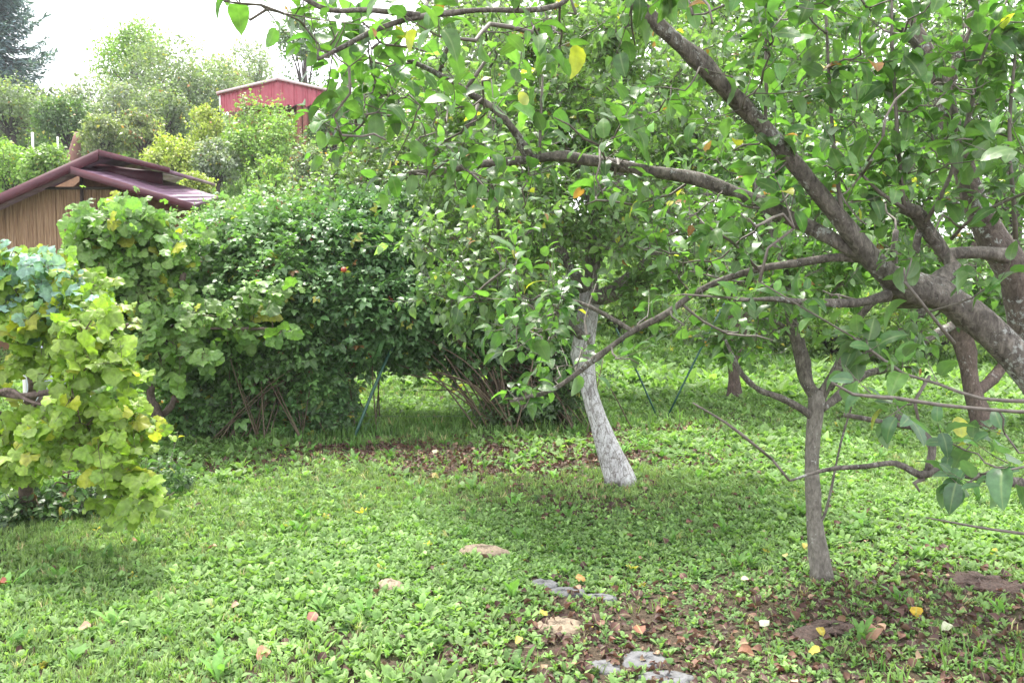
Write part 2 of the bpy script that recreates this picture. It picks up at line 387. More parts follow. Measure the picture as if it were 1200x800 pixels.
def apple_crown(mb, r, nodes, targets, n_sh, L=(.12, .38), K=9, size=.07, temps=APPLE_LO, colf=None, r0=.014, up_d=.45, droop=-.12, tr=.0028, bias=0, spread=.7, bend=.15):
    S, D, nodes = grow(mb, r, nodes, targets, r0)
    i = r.integers(0, len(S), n_sh)
    B = S[i]; Dr = nrm(D[i] * .45 + r.normal(0, spread, (n_sh, 3)) + UP * up_d)
    shoots(mb, r, B, Dr, r.uniform(*L, n_sh), K, size, temps, colf, droop=droop, twig_r=tr, bend=bend)
    return nodes

# ================================================================== GROUND
def build_ground():
    m, n, l, b = mat('garden_ground')
    co = coords(n); f1 = noise(n, l, 1.1, 6, co, .6); f2 = noise(n, l, 14, 6, co, .7); f3 = noise(n, l, 90, 4, co, .7)
    soil = ramp(n, l, f3, [(.3, (.03, .023, .017)), (.55, (.08, .06, .043)), (.75, (.16, .125, .09))])
    green = ramp(n, l, f2, [(.3, (.045, .075, .02)), (.7, (.11, .17, .05))])
    sx = n.new("ShaderNodeSeparateXYZ"); l.new(co, sx.inputs[0])
    mr = n.new("ShaderNodeMapRange"); mr.inputs['From Min'].default_value = 9; mr.inputs['From Max'].default_value = 17
    mr.inputs['To Min'].default_value = -.12; mr.inputs['To Max'].default_value = .35; l.new(sx.outputs['Y'], mr.inputs['Value'])
    ad = n.new("ShaderNodeMath"); ad.operation = 'ADD'; l.new(f1, ad.inputs[0]); l.new(mr.outputs[0], ad.inputs[1])
    c = mix(n, l, ramp(n, l, ad.outputs[0], [(.42, (0, 0, 0)), (.62, (1, 1, 1))]), soil, green)
    l.new(c, b.inputs['Base Color']); b.inputs['Roughness'].default_value = .95; b.inputs['Specular IOR Level'].default_value = .1
    l.new(bump(n, l, f3, .012), b.inputs['Normal'])
    xs = np.concatenate([np.linspace(-160, -42, 12), np.linspace(-40, -9, 24), np.linspace(-8.5, 8.5, 90), np.linspace(9, 40, 24), np.linspace(42, 160, 12)])
    ys = np.concatenate([np.linspace(-60, -1, 10), np.linspace(0, 18, 95), np.linspace(19, 75, 45), np.linspace(80, 200, 16)])
    X, Y = np.meshgrid(xs, ys); Z = terrain(X, Y); V = np.stack([X, Y, Z], -1).reshape(-1, 3); nx = len(xs)
    i = np.arange(len(ys) - 1)[:, None] * nx + np.arange(nx - 1)[None]
    T = np.concatenate([np.stack([i, i + 1, i + nx + 1], -1).reshape(-1, 3), np.stack([i, i + nx + 1, i + nx], -1).reshape(-1, 3)])
    o = MB().add(V, T).build('ground', m); o['kind'] = 'structure'
build_ground()
def build_haze():
    m = bpy.data.materials.new('air_haze'); m.use_nodes = True; nt = m.node_tree; nt.nodes.clear()
    o = nt.nodes.new("ShaderNodeOutputMaterial"); v = nt.nodes.new("ShaderNodeVolumePrincipled"); v.inputs['Color'].default_value = (.9, .93, 1, 1); v.inputs['Density'].default_value = .0006
    nt.links.new(v.outputs[0], o.inputs['Volume']); mb = MB(); box(mb, (-165, -65, -1.2), (165, 205, 48)); b = mb.build('haze', m, smooth=False); b['kind'] = 'stuff'; b['label'] = 'thin pale air haze over the hillside'
build_haze()

def project(x, y, z=0):
    dz = z - CAMH; d = y * cp - dz * sp; v = y * sp + dz * cp
    return 600 + FPX * x / d, 400 - FPX * v / d
def blob(x, y, px, py, rx, ry):
    g = G(px, py); return np.exp(-(((x - g[0]) / rx) ** 2 + ((y - g[1]) / ry) ** 2))
def vnoise(x, y, s, seed):
    r = np.random.default_rng(seed); out = 0
    for k in range(7):
        a = r.random() * 6.28; f = s * r.uniform(.6, 1.8); out = out + np.sin((x * math.cos(a) + y * math.sin(a)) * f + r.random() * 6.28)
    return out / 3.7
def shade_zone(x, y):
    """worn, leaf littered soil under the trees"""
    return np.clip(1.0 * blob(x, y, 1030, 745, 1.25, .85) + 1.1 * blob(x, y, 870, 790, .8, .55) + 1.3 * blob(x, y, 610, 542, 1.9, .75) + .7 * blob(x, y, 440, 525, 1.2, .35)
                   + .6 * blob(x, y, 700, 590, .9, .6) + .7 * blob(x, y, 760, 505, .8, .5) + .5 * blob(x, y, 1150, 700, .7, .6) + .45 * blob(x, y, 680, 720, .5, .5)
                   + .45 * blob(x, y, 560, 790, .6, .35) + .5 * blob(x, y, 1060, 620, .8, .5) + .6 * blob(x, y, 190, 545, .9, .4), 0, 1)

def scatter(r, n, y0, y1, pad=2.6, xmin=-14, xmax=12):
    n = int(n * (1.35 if y1 < 12 else 1.1)); y = np.sqrt(r.random(n) * (y1 ** 2 - y0 ** 2) + y0 ** 2); x = r.uniform(-1, 1, n) * (.62 * y + pad)
    s = (x > xmin) & (x < xmax); return x[s], y[s]
def stamp_ground(mb, r, x, y, temps, size, cols, tilt=.15, dz=0.0):
    z = terrain(x, y) + dz; a = r.random(len(x)) * 6.283
    Z = nrm(np.stack([r.normal(0, tilt, len(x)), r.normal(0, tilt, len(x)), np.ones(len(x))], 1))
    X = np.stack([np.cos(a), np.sin(a), 0 * a], 1); X = nrm(X - Z * (X * Z).sum(-1, keepdims=True)); Y = np.cross(Z, X)
    pos = np.stack([x, y, z], 1); w = r.integers(0, len(temps), len(x))
    for i, (tv, tt, rb) in enumerate(temps):
        s = w == i
        if s.any(): inst(mb, tv, tt, pos[s], X[s], Y[s], Z[s], size[s], cols[s], 0, rb)

STONES = [(637, 684, .12, .075), (661, 694, .16, .08), (703, 701, .11, .07), (756, 774, .15, .10), (709, 783, .10, .08), (780, 797, .17, .09), (655, 735, .16, .10), (565, 647, .155, .10), (457, 688, .085, .09)]
def near_stone(x, y, k=1.0):
    m = np.zeros(len(x), bool)
    for px, py, rx, ry in STONES + [(1148, 684, .2, .13), (972, 738, .15, .1)]:
        g = G(px, py); m |= ((x - g[0]) / (rx * k)) ** 2 + ((y - g[1]) / (ry * k)) ** 2 < 1
    return m

def build_herbs():
    r = np.random.default_rng(11); mb = MB()
    ros = [rosette(s, 6, 1, .19, (.45, 1.4)) for s in range(6)]; rosf = [rosette(40 + s, 5, 1, .24, (.4, 1.2), 2) for s in range(4)]
    def go(n, y0, y1, temps, size, spread, dk=1):
        x, y = scatter(r, n, y0, y1); sh = shade_zone(x, y); nz_ = vnoise(x, y, 3.0, 5)
        dn = np.clip(1.05 - .80 * sh + .34 * nz_, .08, 1)
        px, py = project(x, y, 0)
        gr = np.clip(.5 + .8 * vnoise(x, y, 1.1, 9), 0, 1)
        gp = np.clip(.5 + 1.3 * vnoise(x, y, 1.6, 77), 0, 1); dn = dn * (1 - .72 * gp) * np.where((y > 6.0) & (x < 1.2), .55, 1.0)
        s = (r.random(len(x)) < dn) & ~near_stone(x, y, .72); x, y, sh = x[s], y[s], sh[s]
        N = len(x); c = pal(r, N, (.12, .21, .068), (.205, .305, .115), .003, var=.2)
        big = np.exp(.25 * vnoise(x, y, 2.0, 3))
        stamp_ground(mb, r, x, y, temps, size * np.exp(r.normal(0, .28, N)) * big, c, .2)
    go(72000, 2.3, 6.6, ros, .037, 1)
    go(46000, 6.6, 11.5, rosf, .056, 1)
    go(30000, 11.5, 22, rosf, .12, 1)
    # a few upright dock-like tufts
    x, y = scatter(r, 230, 2.6, 9); s = ~near_stone(x, y, 1.3); x, y = x[s], y[s]
    stamp_ground(mb, r, x, y, [rosette(90 + k, 7, 1, .12, (.9, 1.45)) for k in range(4)], r.uniform(.07, .14, len(x)), pal(r, len(x), (.09, .19, .045), (.14, .26, .075)), .12)
    tag(mb.build('ground_cover', M['herb']), 'low broad leaved weeds covering the lawn', 'ground cover', kind='stuff')
    # small round-leaved creeping cover (darker)
    mb = MB(); r = np.random.default_rng(12)
    cl = [rosette(60 + s, 6, .55, .42, (.15, .6), 2, .45) for s in range(4)]
    x, y = scatter(r, 26000, 2.3, 8); sh = shade_zone(x, y); dn = np.clip(.35 + .5 * vnoise(x, y, 2.5, 21) + .35 * np.exp(-((x - .6) / 1.3) ** 2), .1, 1) * (1 - .3 * sh)
    dn = dn * (1 - .5 * sh); s = (r.random(len(x)) < dn) & ~near_stone(x, y, .6); x, y = x[s], y[s]
    stamp_ground(mb, r, x, y, cl, r.uniform(.025, .045, len(x)), pal(r, len(x), (.065, .13, .04), (.12, .20, .07), var=.2), .25, .004)
    tag(mb.build('creeping_cover', M['herb']), 'small dark round leaved creeper between the weeds', 'ground cover', kind='stuff')
    # grass
    mb = MB(); r = np.random.default_rng(13)
    def tuft(seed, k, lean, w):
        rr = np.random.default_rng(seed); Vs = []; Ts = []
        for i in range(k):
            a = rr.random() * 6.28; o = rr.normal(0, .25, 2); h = rr.uniform(.6, 1.1); ln = rr.uniform(.3, 1) * lean; c, s = math.cos(a), math.sin(a)
            Vs.append(np.array([(o[0] - w * s, o[1] + w * c, 0), (o[0] + w * s, o[1] - w * c, 0), (o[0] + c * ln * .35 * h - w * .8 * s, o[1] + s * ln * .35 * h + w * .8 * c, h * .6),
                                (o[0] + c * ln * .35 * h + w * .8 * s, o[1] + s * ln * .35 * h - w * .8 * c, h * .6), (o[0] + c * ln * h, o[1] + s * ln * h, h * (1 - .35 * ln))]))
            Ts.append(np.array([(0, 1, 3), (0, 3, 2), (2, 3, 4)]) + 5 * i)
        V = np.vstack(Vs); return V, np.vstack(Ts), np.ones(len(V))
    tf = [tuft(s, 9, .7, .045) for s in range(5)]; tc_ = [tuft(20 + s, 7, .6, .06) for s in range(4)]
    x, y = scatter(r, 36000, 2.3, 8.5); dn = np.clip(.45 + .75 * vnoise(x, y, 1.6, 77) + .5 * np.exp(-((x + 2.2) / 1.2) ** 2) * np.exp(-((y - 5) / 1.5) ** 2) - .8 * shade_zone(x, y), .04, 1)
    s = (r.random(len(x)) < dn) & ~near_stone(x, y, .85); x, y = x[s], y[s]
    stamp_ground(mb, r, x, y, tf, r.uniform(.035, .075, len(x)), pal(r, len(x), (.135, .21, .075), (.235, .31, .13), .05, (.36, .32, .19), var=.2), .2)
    x, y = scatter(r, 46000, 7.2, 16); dn = np.clip(.75 + .3 * vnoise(x, y, 2.0, 33) - .9 * shade_zone(x, y), .05, 1)
    s = r.random(len(x)) < dn; x, y = x[s], y[s]
    tall = .05 + .07 * np.exp(-((y - 9.3) / .7) ** 2) * (x < 1.0)
    stamp_ground(mb, r, x, y, tc_, tall * r.uniform(.7, 1.5, len(x)), pal(r, len(x), (.11, .20, .065), (.20, .29, .11), .05, (.36, .32, .19), var=.2), .2)
    x, y = scatter(r, 42000, 16, 46, 1.0, -30, 14); tall = .16
    stamp_ground(mb, r, x, y, tc_, tall * r.uniform(.7, 1.4, len(x)), pal(r, len(x), (.09, .18, .04), (.16, .25, .07), .02, var=.2), .2)
    # tall tufts by the vine base and hedge feet
    for (px, py, n, sx_, sz) in ((25, 590, 70, .45, .2), (330, 520, 30, .6, .14), (120, 575, 40, .5, .13), (395, 515, 22, .25, .16), (1130, 770, 12, .3, .11), (690, 500, 50, .7, .16), (560, 500, 60, .8, .18)):
        g = G(px, py); x = g[0] + r.normal(0, sx_, n); y = g[1] + r.normal(0, sx_ * .4, n)
        stamp_ground(mb, r, x, y, tf, sz * r.uniform(.6, 1.3, n), pal(r, n, (.06, .13, .035), (.13, .22, .06), var=.2), .15)
    tag(mb.build('grass', M['herb']), 'short meadow grass growing between the weeds', 'grass', kind='stuff')
build_herbs()

def curled(seed, w=.42):
    r = np.random.default_rng(seed); return blade(4, w, r.uniform(.3, 1.1), r.uniform(-.3, .7), .12, .05, 0, .45, .3, seed)
DEAD = [curled(s) for s in range(6)]
def build_litter():
    r = np.random.default_rng(17); mb = MB()
    x, y = scatter(r, 90000, 2.3, 11.5); sh = shade_zone(x, y); s = r.random(len(x)) < np.clip(sh ** 1.3 * .75 + .006, 0, 1); x, y = x[s], y[s]
    N = len(x); u = r.random((N, 1)); c = np.where(u < .72, (.065, .032, .027), np.where(u < .94, (.12, .06, .042), (.24, .16, .11))) * np.exp(r.normal(0, .25, (N, 1)))
    stamp_ground(mb, r, x, y, DEAD, r.uniform(.015, .052, N), c, .6, .012)
    tag(mb.build('leaf_litter', M['dead']), 'brown curled dead leaves strewn under the trees', 'leaf litter', kind='stuff')
    # small stalks and twigs, crumbs of soil
    mb = MB(); x, y = scatter(r, 5000, 2.3, 9.5); sh = shade_zone(x, y); s = r.random(len(x)) < np.clip(sh * .5, .01, 1); x, y = x[s], y[s]
    st = [(np.array([(-.02, 0, 0), (.02, 0, 0), (.0, 0, .03), (.0, 1, .08)]), np.array([(0, 1, 3), (1, 2, 3), (2, 0, 3)]), np.ones(4))]
    stamp_ground(mb, r, x, y, st, r.uniform(.03, .12, len(x)), pal(r, len(x), (.1, .07, .05), (.28, .2, .13)), .1, .006)
    tag(mb.build('twig_litter', M['twig']), 'thin broken twigs scattered over the bare soil', 'twig litter', kind='stuff')
build_litter()

# ------------------------------------------------------------------ stones, mounds, single fallen leaves
M['stone'] = plain('grey_stone', (.115, .115, .12), .85, .3, 40, bmp=.01)
M['tan_stone'] = plain('sandy_stone', (.22, .17, .12), .9, .3, 45, bmp=.012)
M['soil'] = plain('crumbly_soil', (.09, .06, .048), .95, .45, 60, bmp=.02)
def lump(name, g, rx, ry, h, m, label, cat, seed, rough=.12, group=None, flat=.5):
    r = np.random.default_rng(seed); nu, nv = 28, 9; V = []
    ph = r.random(8) * 6.28
    for j in range(nv):
        e = j / (nv - 1) * math.pi / 2
        for i in range(nu):
            a = i * 2 * math.pi / nu
            k = 1 + rough * (math.sin(2 * a + ph[0]) + .7 * math.sin(3 * a + ph[1]) + .5 * math.sin(5 * a + ph[2] + 3 * e)) + r.normal(0, rough * .25)
            V.append((math.cos(a) * math.cos(e) ** flat * rx * k, math.sin(a) * math.cos(e) ** flat * ry * k, h * math.sin(e) * (1 + r.normal(0, rough * .5)) - .012))
    V += [(0, 0, h - .012)]; T = []
    for j in range(nv - 1):
        for i in range(nu):
            a, b = j * nu + i, j * nu + (i + 1) % nu; T += [(a, b, b + nu), (a, b + nu, a + nu)]
    for i in range(nu): T.append(((nv - 1) * nu + i, (nv - 1) * nu + (i + 1) % nu, nv * nu))
    o = MB().add(np.array(V) + g, T).build(name, m, None, g); return tag(o, label, cat, group)
SL = ['small flat grey stepping stone, farthest back of the grey ones', 'elongated flat grey stepping stone in the middle of the path', 'small grey stone half sunk right of the elongated grey stone',
      'flat grey stone showing its pale top near the front edge of the lawn', 'small dark flat stone left of the pale topped grey stone', 'wide flat grey stone at the very front of the lawn']
for k, (px, py, rx, ry) in enumerate(STONES[:6]):
    lump('stepping_stone', G(px, py), rx * .75, ry * .8, .026, M['stone'], SL[k], 'stone', 200 + k, .09, 'flat stones set in the lawn', .3)
lump('sandy_mound', G(655, 735), .14, .09, .035, M['tan_stone'], 'sandy bare mound in the grass in front of the grey stones', 'soil mound', 210, .12)
lump('sandy_mound', G(565, 649), .15, .10, .055, M['tan_stone'], 'larger tan dry earth mound in the middle of the lawn', 'soil mound', 211, .1)
lump('sandy_mound', G(457, 690), .075, .07, .055, M['tan_stone'], 'small tan earth mound in the green weeds left of the path', 'soil mound', 212, .1)
lump('soil_mound', G(1148, 684), .22, .12, .04, M['soil'], 'dark crumbly molehill right of the young tree trunk', 'soil mound', 213, .3)
lump('soil_mound', G(972, 738), .15, .10, .035, M['soil'], 'brown crumbly molehill in front of the young tree trunk', 'soil mound', 214, .3)

FL = [(1074, 719, .085, (.62, .42, .04), 'bright yellow fallen leaf right of the brown molehill'), (964, 776, .07, (.66, .55, .10), 'yellow fallen leaf lying nearest the front under the young tree'),
      (958, 745, .06, (.50, .40, .06), 'dull yellow leaf with green edge on the molehill front'), (896, 748, .075, (.66, .70, .50), 'pale cream green round leaf lying on brown litter'),
      (1117, 742, .07, (.60, .63, .45), 'pale greenish white leaf near the right edge'), (943, 644, .06, (.60, .48, .10), 'pale yellow leaf lying left of the young trunk base'),
      (867, 690, .055, (.72, .60, .45), 'cream fallen leaf standing up in the weeds left of the young trunk'), (1028, 746, .10, (.42, .24, .16), 'long rolled tan brown leaf in front of the yellow leaf'),
      (317, 769, .085, (.52, .27, .17), 'orange brown fallen leaf at the front of the open lawn'), (363, 740, .075, (.38, .17, .13), 'reddish brown curled leaf in the middle of the front lawn'),
      (11, 693, .075, (.42, .14, .09), 'rust red curled leaf at the left edge of the lawn'), (154, 643, .065, (.48, .26, .12), 'small orange brown leaf on the left part of the lawn'),
      (283, 718, .065, (.50, .28, .20), 'pinkish brown leaf between the weeds left of the front lawn leaves'), (110, 741, .065, (.45, .28, .20), 'faded brown leaf low on the far left of the lawn'),
      (629, 727, .06, (.45, .42, .07), 'yellow green leaf lying beside the sandy mound'), (745, 741, .09, (.28, .11, .06), 'dark rust curled leaf between the path and the young tree'),
      (503, 563, .09, (.45, .36, .12), 'upright yellowish leaf on the shaded worn strip'), (672, 685, .07, (.50, .26, .08), 'orange fallen leaf lying on the grey stones'),
      (861, 776, .09, (.30, .14, .08), 'brown rolled leaf at the front left of the cream leaf'), (921, 663, .05, (.6, .52, .2), 'tiny yellow leaf in the litter just in front of the young trunk'),
      (508, 532, .08, (.62, .60, .42), 'pale leaf on the bare soil before the hedge'), (612, 757, .05, (.6, .48, .12), 'small yellow leaf near the front stones')]
for k, (px, py, sz, c, lb) in enumerate(FL):
    r = np.random.default_rng(300 + k); g = G(px, py); mb = MB(); tv, tt, rb = DEAD[k % 6] if 'rolled' in lb or 'curled' in lb else blade(6, .42, .25, .25, .2, .07, 0, .42, .25, k)
    a = r.random() * 6.28; Z = nrm(np.array([[r.normal(0, .25), -.35, 1.0]])); Y = np.array([[math.cos(a), math.sin(a), 0]]); Y = nrm(Y - Z * (Y * Z).sum()); X = np.cross(Y, Z)
    inst(mb, tv, tt, (g + [0, 0, .045])[None], X, Y, Z, np.array([sz * .8]), np.array([c]) * .62, 0, rb)
    tag(mb.build('fallen_leaf', M['dead'], None, g), lb, 'fallen leaf', 'single fallen leaves on the lawn')

# ================================================================== TREES
def colf_apple(r, yellow=.012, brown=.008, c1=(.050, .11, .034), c2=(.09, .165, .05), var=.18):
    return lambda n, pos: pal(r, n, c1, c2, yellow, (.34, .33, .05), brown, var=var)
def path(pts, d0, d1=None):
    """pixel way-points with a depth for each end (or a list) -> world points"""
    n = len(pts); ds = d0 if isinstance(d0, (list, tuple)) else np.linspace(d0, d1 if d1 is not None else d0, n)
    return np.array([P(p[0], p[1], d) for p, d in zip(pts, ds)]), np.array([p[2] / FPX * d for p, d in zip(pts, ds)])
def add_apple(root, pos, rad, seed, col=(.42, .09, .04)):
    r = np.random.default_rng(seed); nu, nv = 16, 10; V = []
    for j in range(nv + 1):
        e = j / nv * math.pi
        for i in range(nu):
            a = i * 2 * math.pi / nu; q = math.sin(e); z = math.cos(e)
            z2 = z * .92 - .22 * math.exp(-(q / .3) ** 2) * (1 if z > 0 else -.6); V.append((q * math.cos(a) * rad, q * math.sin(a) * rad, z2 * rad))
    T = []
    for j in range(nv):
        for i in range(nu):
            a, b = j * nu + i, j * nu + (i + 1) % nu; T += [(a, b + nu, b), (a, a + nu, b + nu)]
    m = M.get('fruit' + str(col))
    if m is None: m = M['fruit' + str(col)] = plain('apple_skin', tuple(np.array(col) * .7), .45, .35, 25)
    mb = MB().add(np.array(V) + pos, T); tube(mb, [pos + [0, 0, rad * .6], pos + [.004, 0, rad * 1.6]], .002, 5, .02, mi=1)
    return mb.build('apple', [m, M['twig']], root)

def fore_tree():
    r = np.random.default_rng(21)
    base = np.array([1.98, 2.75, 0.0]); base[2] = float(terrain(base[0], base[1]))
    root = empty('apple_tree', base, 'large foreground apple tree leaning in from the right with dark bare limbs', 'tree')
    # trunk
    tk = MB(); b0 = base - [0, 0, .08]
    pts, rad = path([(1290, 570, 34), (1250, 505, 27), (1225, 465, 22)], 2.8)
    tp, trr = np.vstack([[b0], [base + [-.04, 0, .35]], pts]), np.concatenate([[.15, .12], rad])
    tube(tk, tp, trr, 16, .05, .06, r=r, knots=3)
    # first limb, continuing from the trunk
    A, Ar = path([(1236, 485, 21), (1200, 430, 20), (1166, 392, 19), (1122, 357, 19), (1080, 342, 17), (1045, 325, 15.5), (1015, 296, 13.5), (990, 264, 12), (958, 224, 11.5), (925, 185, 11), (888, 143, 11), (850, 105, 10.5), (802, 58, 10), (760, 18, 9), (715, -22, 8), (650, -70, 6)],
                 [2.8, 2.8, 2.8, 2.8, 2.8, 2.78, 2.75, 2.72, 2.7, 2.66, 2.63, 2.6, 2.55, 2.5, 2.45, 2.4])
    limbs = []
    def limb(p, q, sides=12, m='bark', kn=2, rough=.08, step=None):
        q = np.asarray(q) * .87
        mb = MB(); pp, tt, rr = tube(mb, p, q, sides, step, rough, r=r, knots=kn); mb.build('limb', M[m], root); limbs.append((pp, tt)); return pp
    limb(A, Ar, 16, kn=9)
    # swelling where the limbs meet
    mb = tk; tube(mb, *path([(1128, 358, 14), (1100, 345, 20), (1066, 337, 19), (1040, 322, 12)], 2.8), 14, .04, .12, r=r, knots=2)
    # second, lichen covered upright limb
    T2, T2r = path([(1262, 540, 30), (1245, 440, 30), (1218, 380, 29), (1192, 325, 24), (1164, 280, 20), (1142, 235, 17), (1127, 185, 13), (1110, 135, 11), (1098, 85, 9), (1075, 35, 7.5), (1058, -20, 6)], [2.9, 2.95, 2.98, 3.0, 3.0, 3.02, 3.05, 3.08, 3.1, 3.15, 3.2])
    limb(T2, T2r, 16, 'bark_lichen', 8)
    B_, Br = path([(1012, 300, 11), (985, 285, 10), (930, 257, 9.5), (880, 233, 9), (820, 211, 8.5), (760, 200, 8), (700, 189, 7), (650, 184, 6.5), (620, 187, 6), (560, 193, 5), (520, 200, 4.5), (480, 203, 3.5)], [2.76, 2.76, 2.8, 2.84, 2.86, 2.88, 2.88, 2.88, 2.88, 2.86, 2.84, 2.8])
    limb(B_, Br, 10, kn=8)
    limb(*path([(622, 186, 5.5), (605, 157, 5.5), (580, 129, 5), (545, 106, 4.5), (510, 85, 4), (478, 70, 3.5)], 2.88, 2.7), 8, kn=4)
    limb(*path([(655, -68, 4.5), (672, -30, 4), (662, 2, 3.6), (620, 12, 3.4), (560, 12, 3.4), (492, 20, 3.8), (448, 32, 3.6), (400, 56, 3.2), (372, 70, 2.5)], [2.4, 2.38, 2.36, 2.34, 2.32, 2.3, 2.28, 2.25, 2.25]), 8, kn=3)
    limb(*path([(492, 18, 4), (430, 12, 4), (385, 12, 3.5), (345, -6, 3), (300, -12, 2.2), (262, 2, 1.5)], [2.3, 2.25, 2.2, 2.2, 2.2, 2.2]), 7, kn=1)
    limb(*path([(1040, 346, 9), (1010, 354, 6), (970, 355, 5.5), (930, 353, 4.5), (905, 350, 3), (860, 352, 2)], 2.78, 2.5), 8, kn=3)
    limb(*path([(1008, 302, 8), (975, 302, 6), (930, 309, 5.5), (890, 315, 5), (850, 327, 4.5), (815, 343, 4.5), (780, 368, 4.5), (742, 388, 4.5), (700, 418, 4), (650, 455, 3.5), (597, 470, 2.5)], [2.78, 2.8, 2.85, 2.9, 2.95, 3.0, 3.05, 3.1, 3.15, 3.2, 3.2]), 8, kn=4)
    limb(*path([(742, 388, 3.5), (715, 372, 3), (685, 357, 3), (640, 345, 2), (625, 352, 1.5)], 3.1, 3.2), 6, kn=1)
    # knotted cross branch with the cut stub
    limb(*path([(1178, 300, 11), (1150, 296, 9), (1125, 296, 9), (1108, 300, 8), (1118, 312, 9), (1105, 326, 10), (1088, 338, 11)], 2.95, 2.8), 10, kn=3, rough=.12)
    limb(*path([(1112, 306, 9), (1100, 288, 9), (1086, 268, 8.5), (1078, 252, 9), (1060, 243, 9)], 2.88, 2.8), 10, kn=4, rough=.16)
    limb(*path([(1092, 272, 6), (1078, 272, 5.5), (1074, 288, 6), (1076, 296, 4)], 2.86), 8, kn=1, rough=.12)
    limb(*path([(1127, 185, 9), (1112, 112, 6), (1090, 75, 5), (1062, 40, 5), (1040, 20, 4)], 3.05, 3.0), 8, kn=1)
    limb(*path([(1108, 125, 6), (1125, 60, 6), (1140, 15, 6), (1150, -30, 5)], 3.08, 3.1), 8, 'bark_lichen', 1)
    # low dead looking branch on the right
    low = [path([(1290, 600, 9), (1235, 575, 7), (1188, 565, 6), (1130, 556, 6), (1095, 552, 5.5), (1078, 556, 5), (1050, 543, 4), (1015, 546, 3.5), (970, 550, 2.8), (925, 563, 1.6)], [2.75, 2.6, 2.5, 2.5, 2.5, 2.5, 2.5, 2.5, 2.5, 2.5]),
           path([(1088, 552, 5), (1092, 525, 4.5), (1080, 507, 4.5), (1067, 497, 4), (1050, 486, 3.5)], 2.5, 2.55), path([(1070, 500, 4), (1047, 497, 3.5), (1013, 490, 3.5), (989, 486, 3)], 2.52, 2.6)]
    for p, q in low: limb(p, q, 8, kn=3, rough=.12)
    # trunk build
    tk.build('trunk', M['bark'], root)
    # thin bare twigs
    tw = MB()
    thin = [([(1215, 470, 3), (1150, 467, 2.4), (1100, 450, 2.2), (1060, 438, 2), (1000, 395, 1.5)], 2.3, 2.4), ([(1230, 482, 3), (1190, 482, 2.6), (1100, 474, 2.4), (1050, 466, 2.2), (1000, 462, 1.8), (975, 448, 1.2)], 2.2, 2.1),
            ([(905, 538, 1.5), (880, 518, 1.5), (850, 495, 1.3), (812, 472, 1)], 2.5, 2.4), ([(925, 563, 1.6), (905, 538, 1.5)], 2.5, 2.5), ([(1090, 440, 2), (1072, 470, 2), (1078, 500, 1.5)], 2.5, 2.5),
            ([(1255, 420, 3), (1215, 470, 3)], 2.5, 2.3), ([(1250, 500, 3), (1230, 482, 3)], 2.4, 2.2), ([(930, 353, 2), (870, 350, 1.6), (800, 345, 1)], 2.6, 2.5), ([(890, 318, 2), (860, 285, 1.6), (820, 260, 1.2)], 2.9, 2.8),
            ([(1118, 402, 3), (1100, 380, 2), (1060, 330, 1.8)], 2.7, 2.6), ([(1000, 395, 1.2), (940, 360, 1), (890, 330, .8)], 2.4, 2.4), ([(1083, 560, 2.5), (1072, 566, 2), (1078, 576, 1.2)], 2.5, 2.5), ([(1120, 557, 2.5), (1118, 572, 2), (1112, 580, 1.2)], 2.5, 2.5),
            ([(1200, 625, 2), (1150, 618, 1.5), (1085, 606, 1)], 2.4, 2.4), ([(1260, 640, 2), (1200, 625, 2)], 2.6, 2.4), ([(720, 205, 2), (735, 150, 1.5), (772, 130, 1.2)], 2.86, 2.8), ([(632, 185, 2), (634, 130, 1.5), (636, 90, 1.2)], 2.88, 2.9),
            ([(545, 106, 2.2), (560, 85, 2), (575, 62, 1.5)], 2.8, 2.8), ([(515, 88, 2.6), (522, 62, 2.4), (530, 45, 2)], 2.75, 2.7), ([(560, 122, 2.4), (556, 140, 2.2), (540, 158, 1.8)], 2.82, 2.8), ([(1085, 260, 3), (1110, 215, 2.6), (1135, 140, 2.4), (1150, 70, 2), (1180, 0, 1.5)], 2.8, 2.6),
            ([(1060, 245, 3), (1055, 200, 2.4), (1050, 130, 2.2), (1046, 60, 2), (1045, 0, 1.5)], 2.7, 2.6), ([(988, 262, 3), (978, 180, 2.2), (972, 100, 2), (968, 20, 1.6)], 2.7, 2.65), ([(930, 190, 3), (900, 160, 2.2), (898, 90, 2), (897, 0, 1.5)], 2.65, 2.6),
            ([(1190, 280, 3), (1187, 230, 2.4), (1183, 150, 2.2), (1190, 60, 1.8)], 2.7, 2.6), ([(1060, 245, 2.5), (1030, 225, 2), (1010, 205, 1.8)], 2.7, 2.6), ([(1115, 280, 2.5), (1140, 255, 2), (1180, 235, 1.8), (1230, 215, 1.6)], 2.8, 2.5)]
    nodes = [p for pp, _ in limbs for p in pp[::2]]; shB = []; shD = []
    for pts_, a, b in thin:
        tw = MB(); p, t, _ = tube(tw, *path(pts_, a, b), 6, .05, .1, r=r, knots=1); tw.build('bare_twig', M['twig'], root); nodes += list(p[1::2])
        k = range(1, len(p), 1)
        if pts_[0][1] < 420 or pts_[-1][1] < 420:
            for i in k: shB.append(p[i]); shD.append(t[i])
    nodes = np.array(nodes)
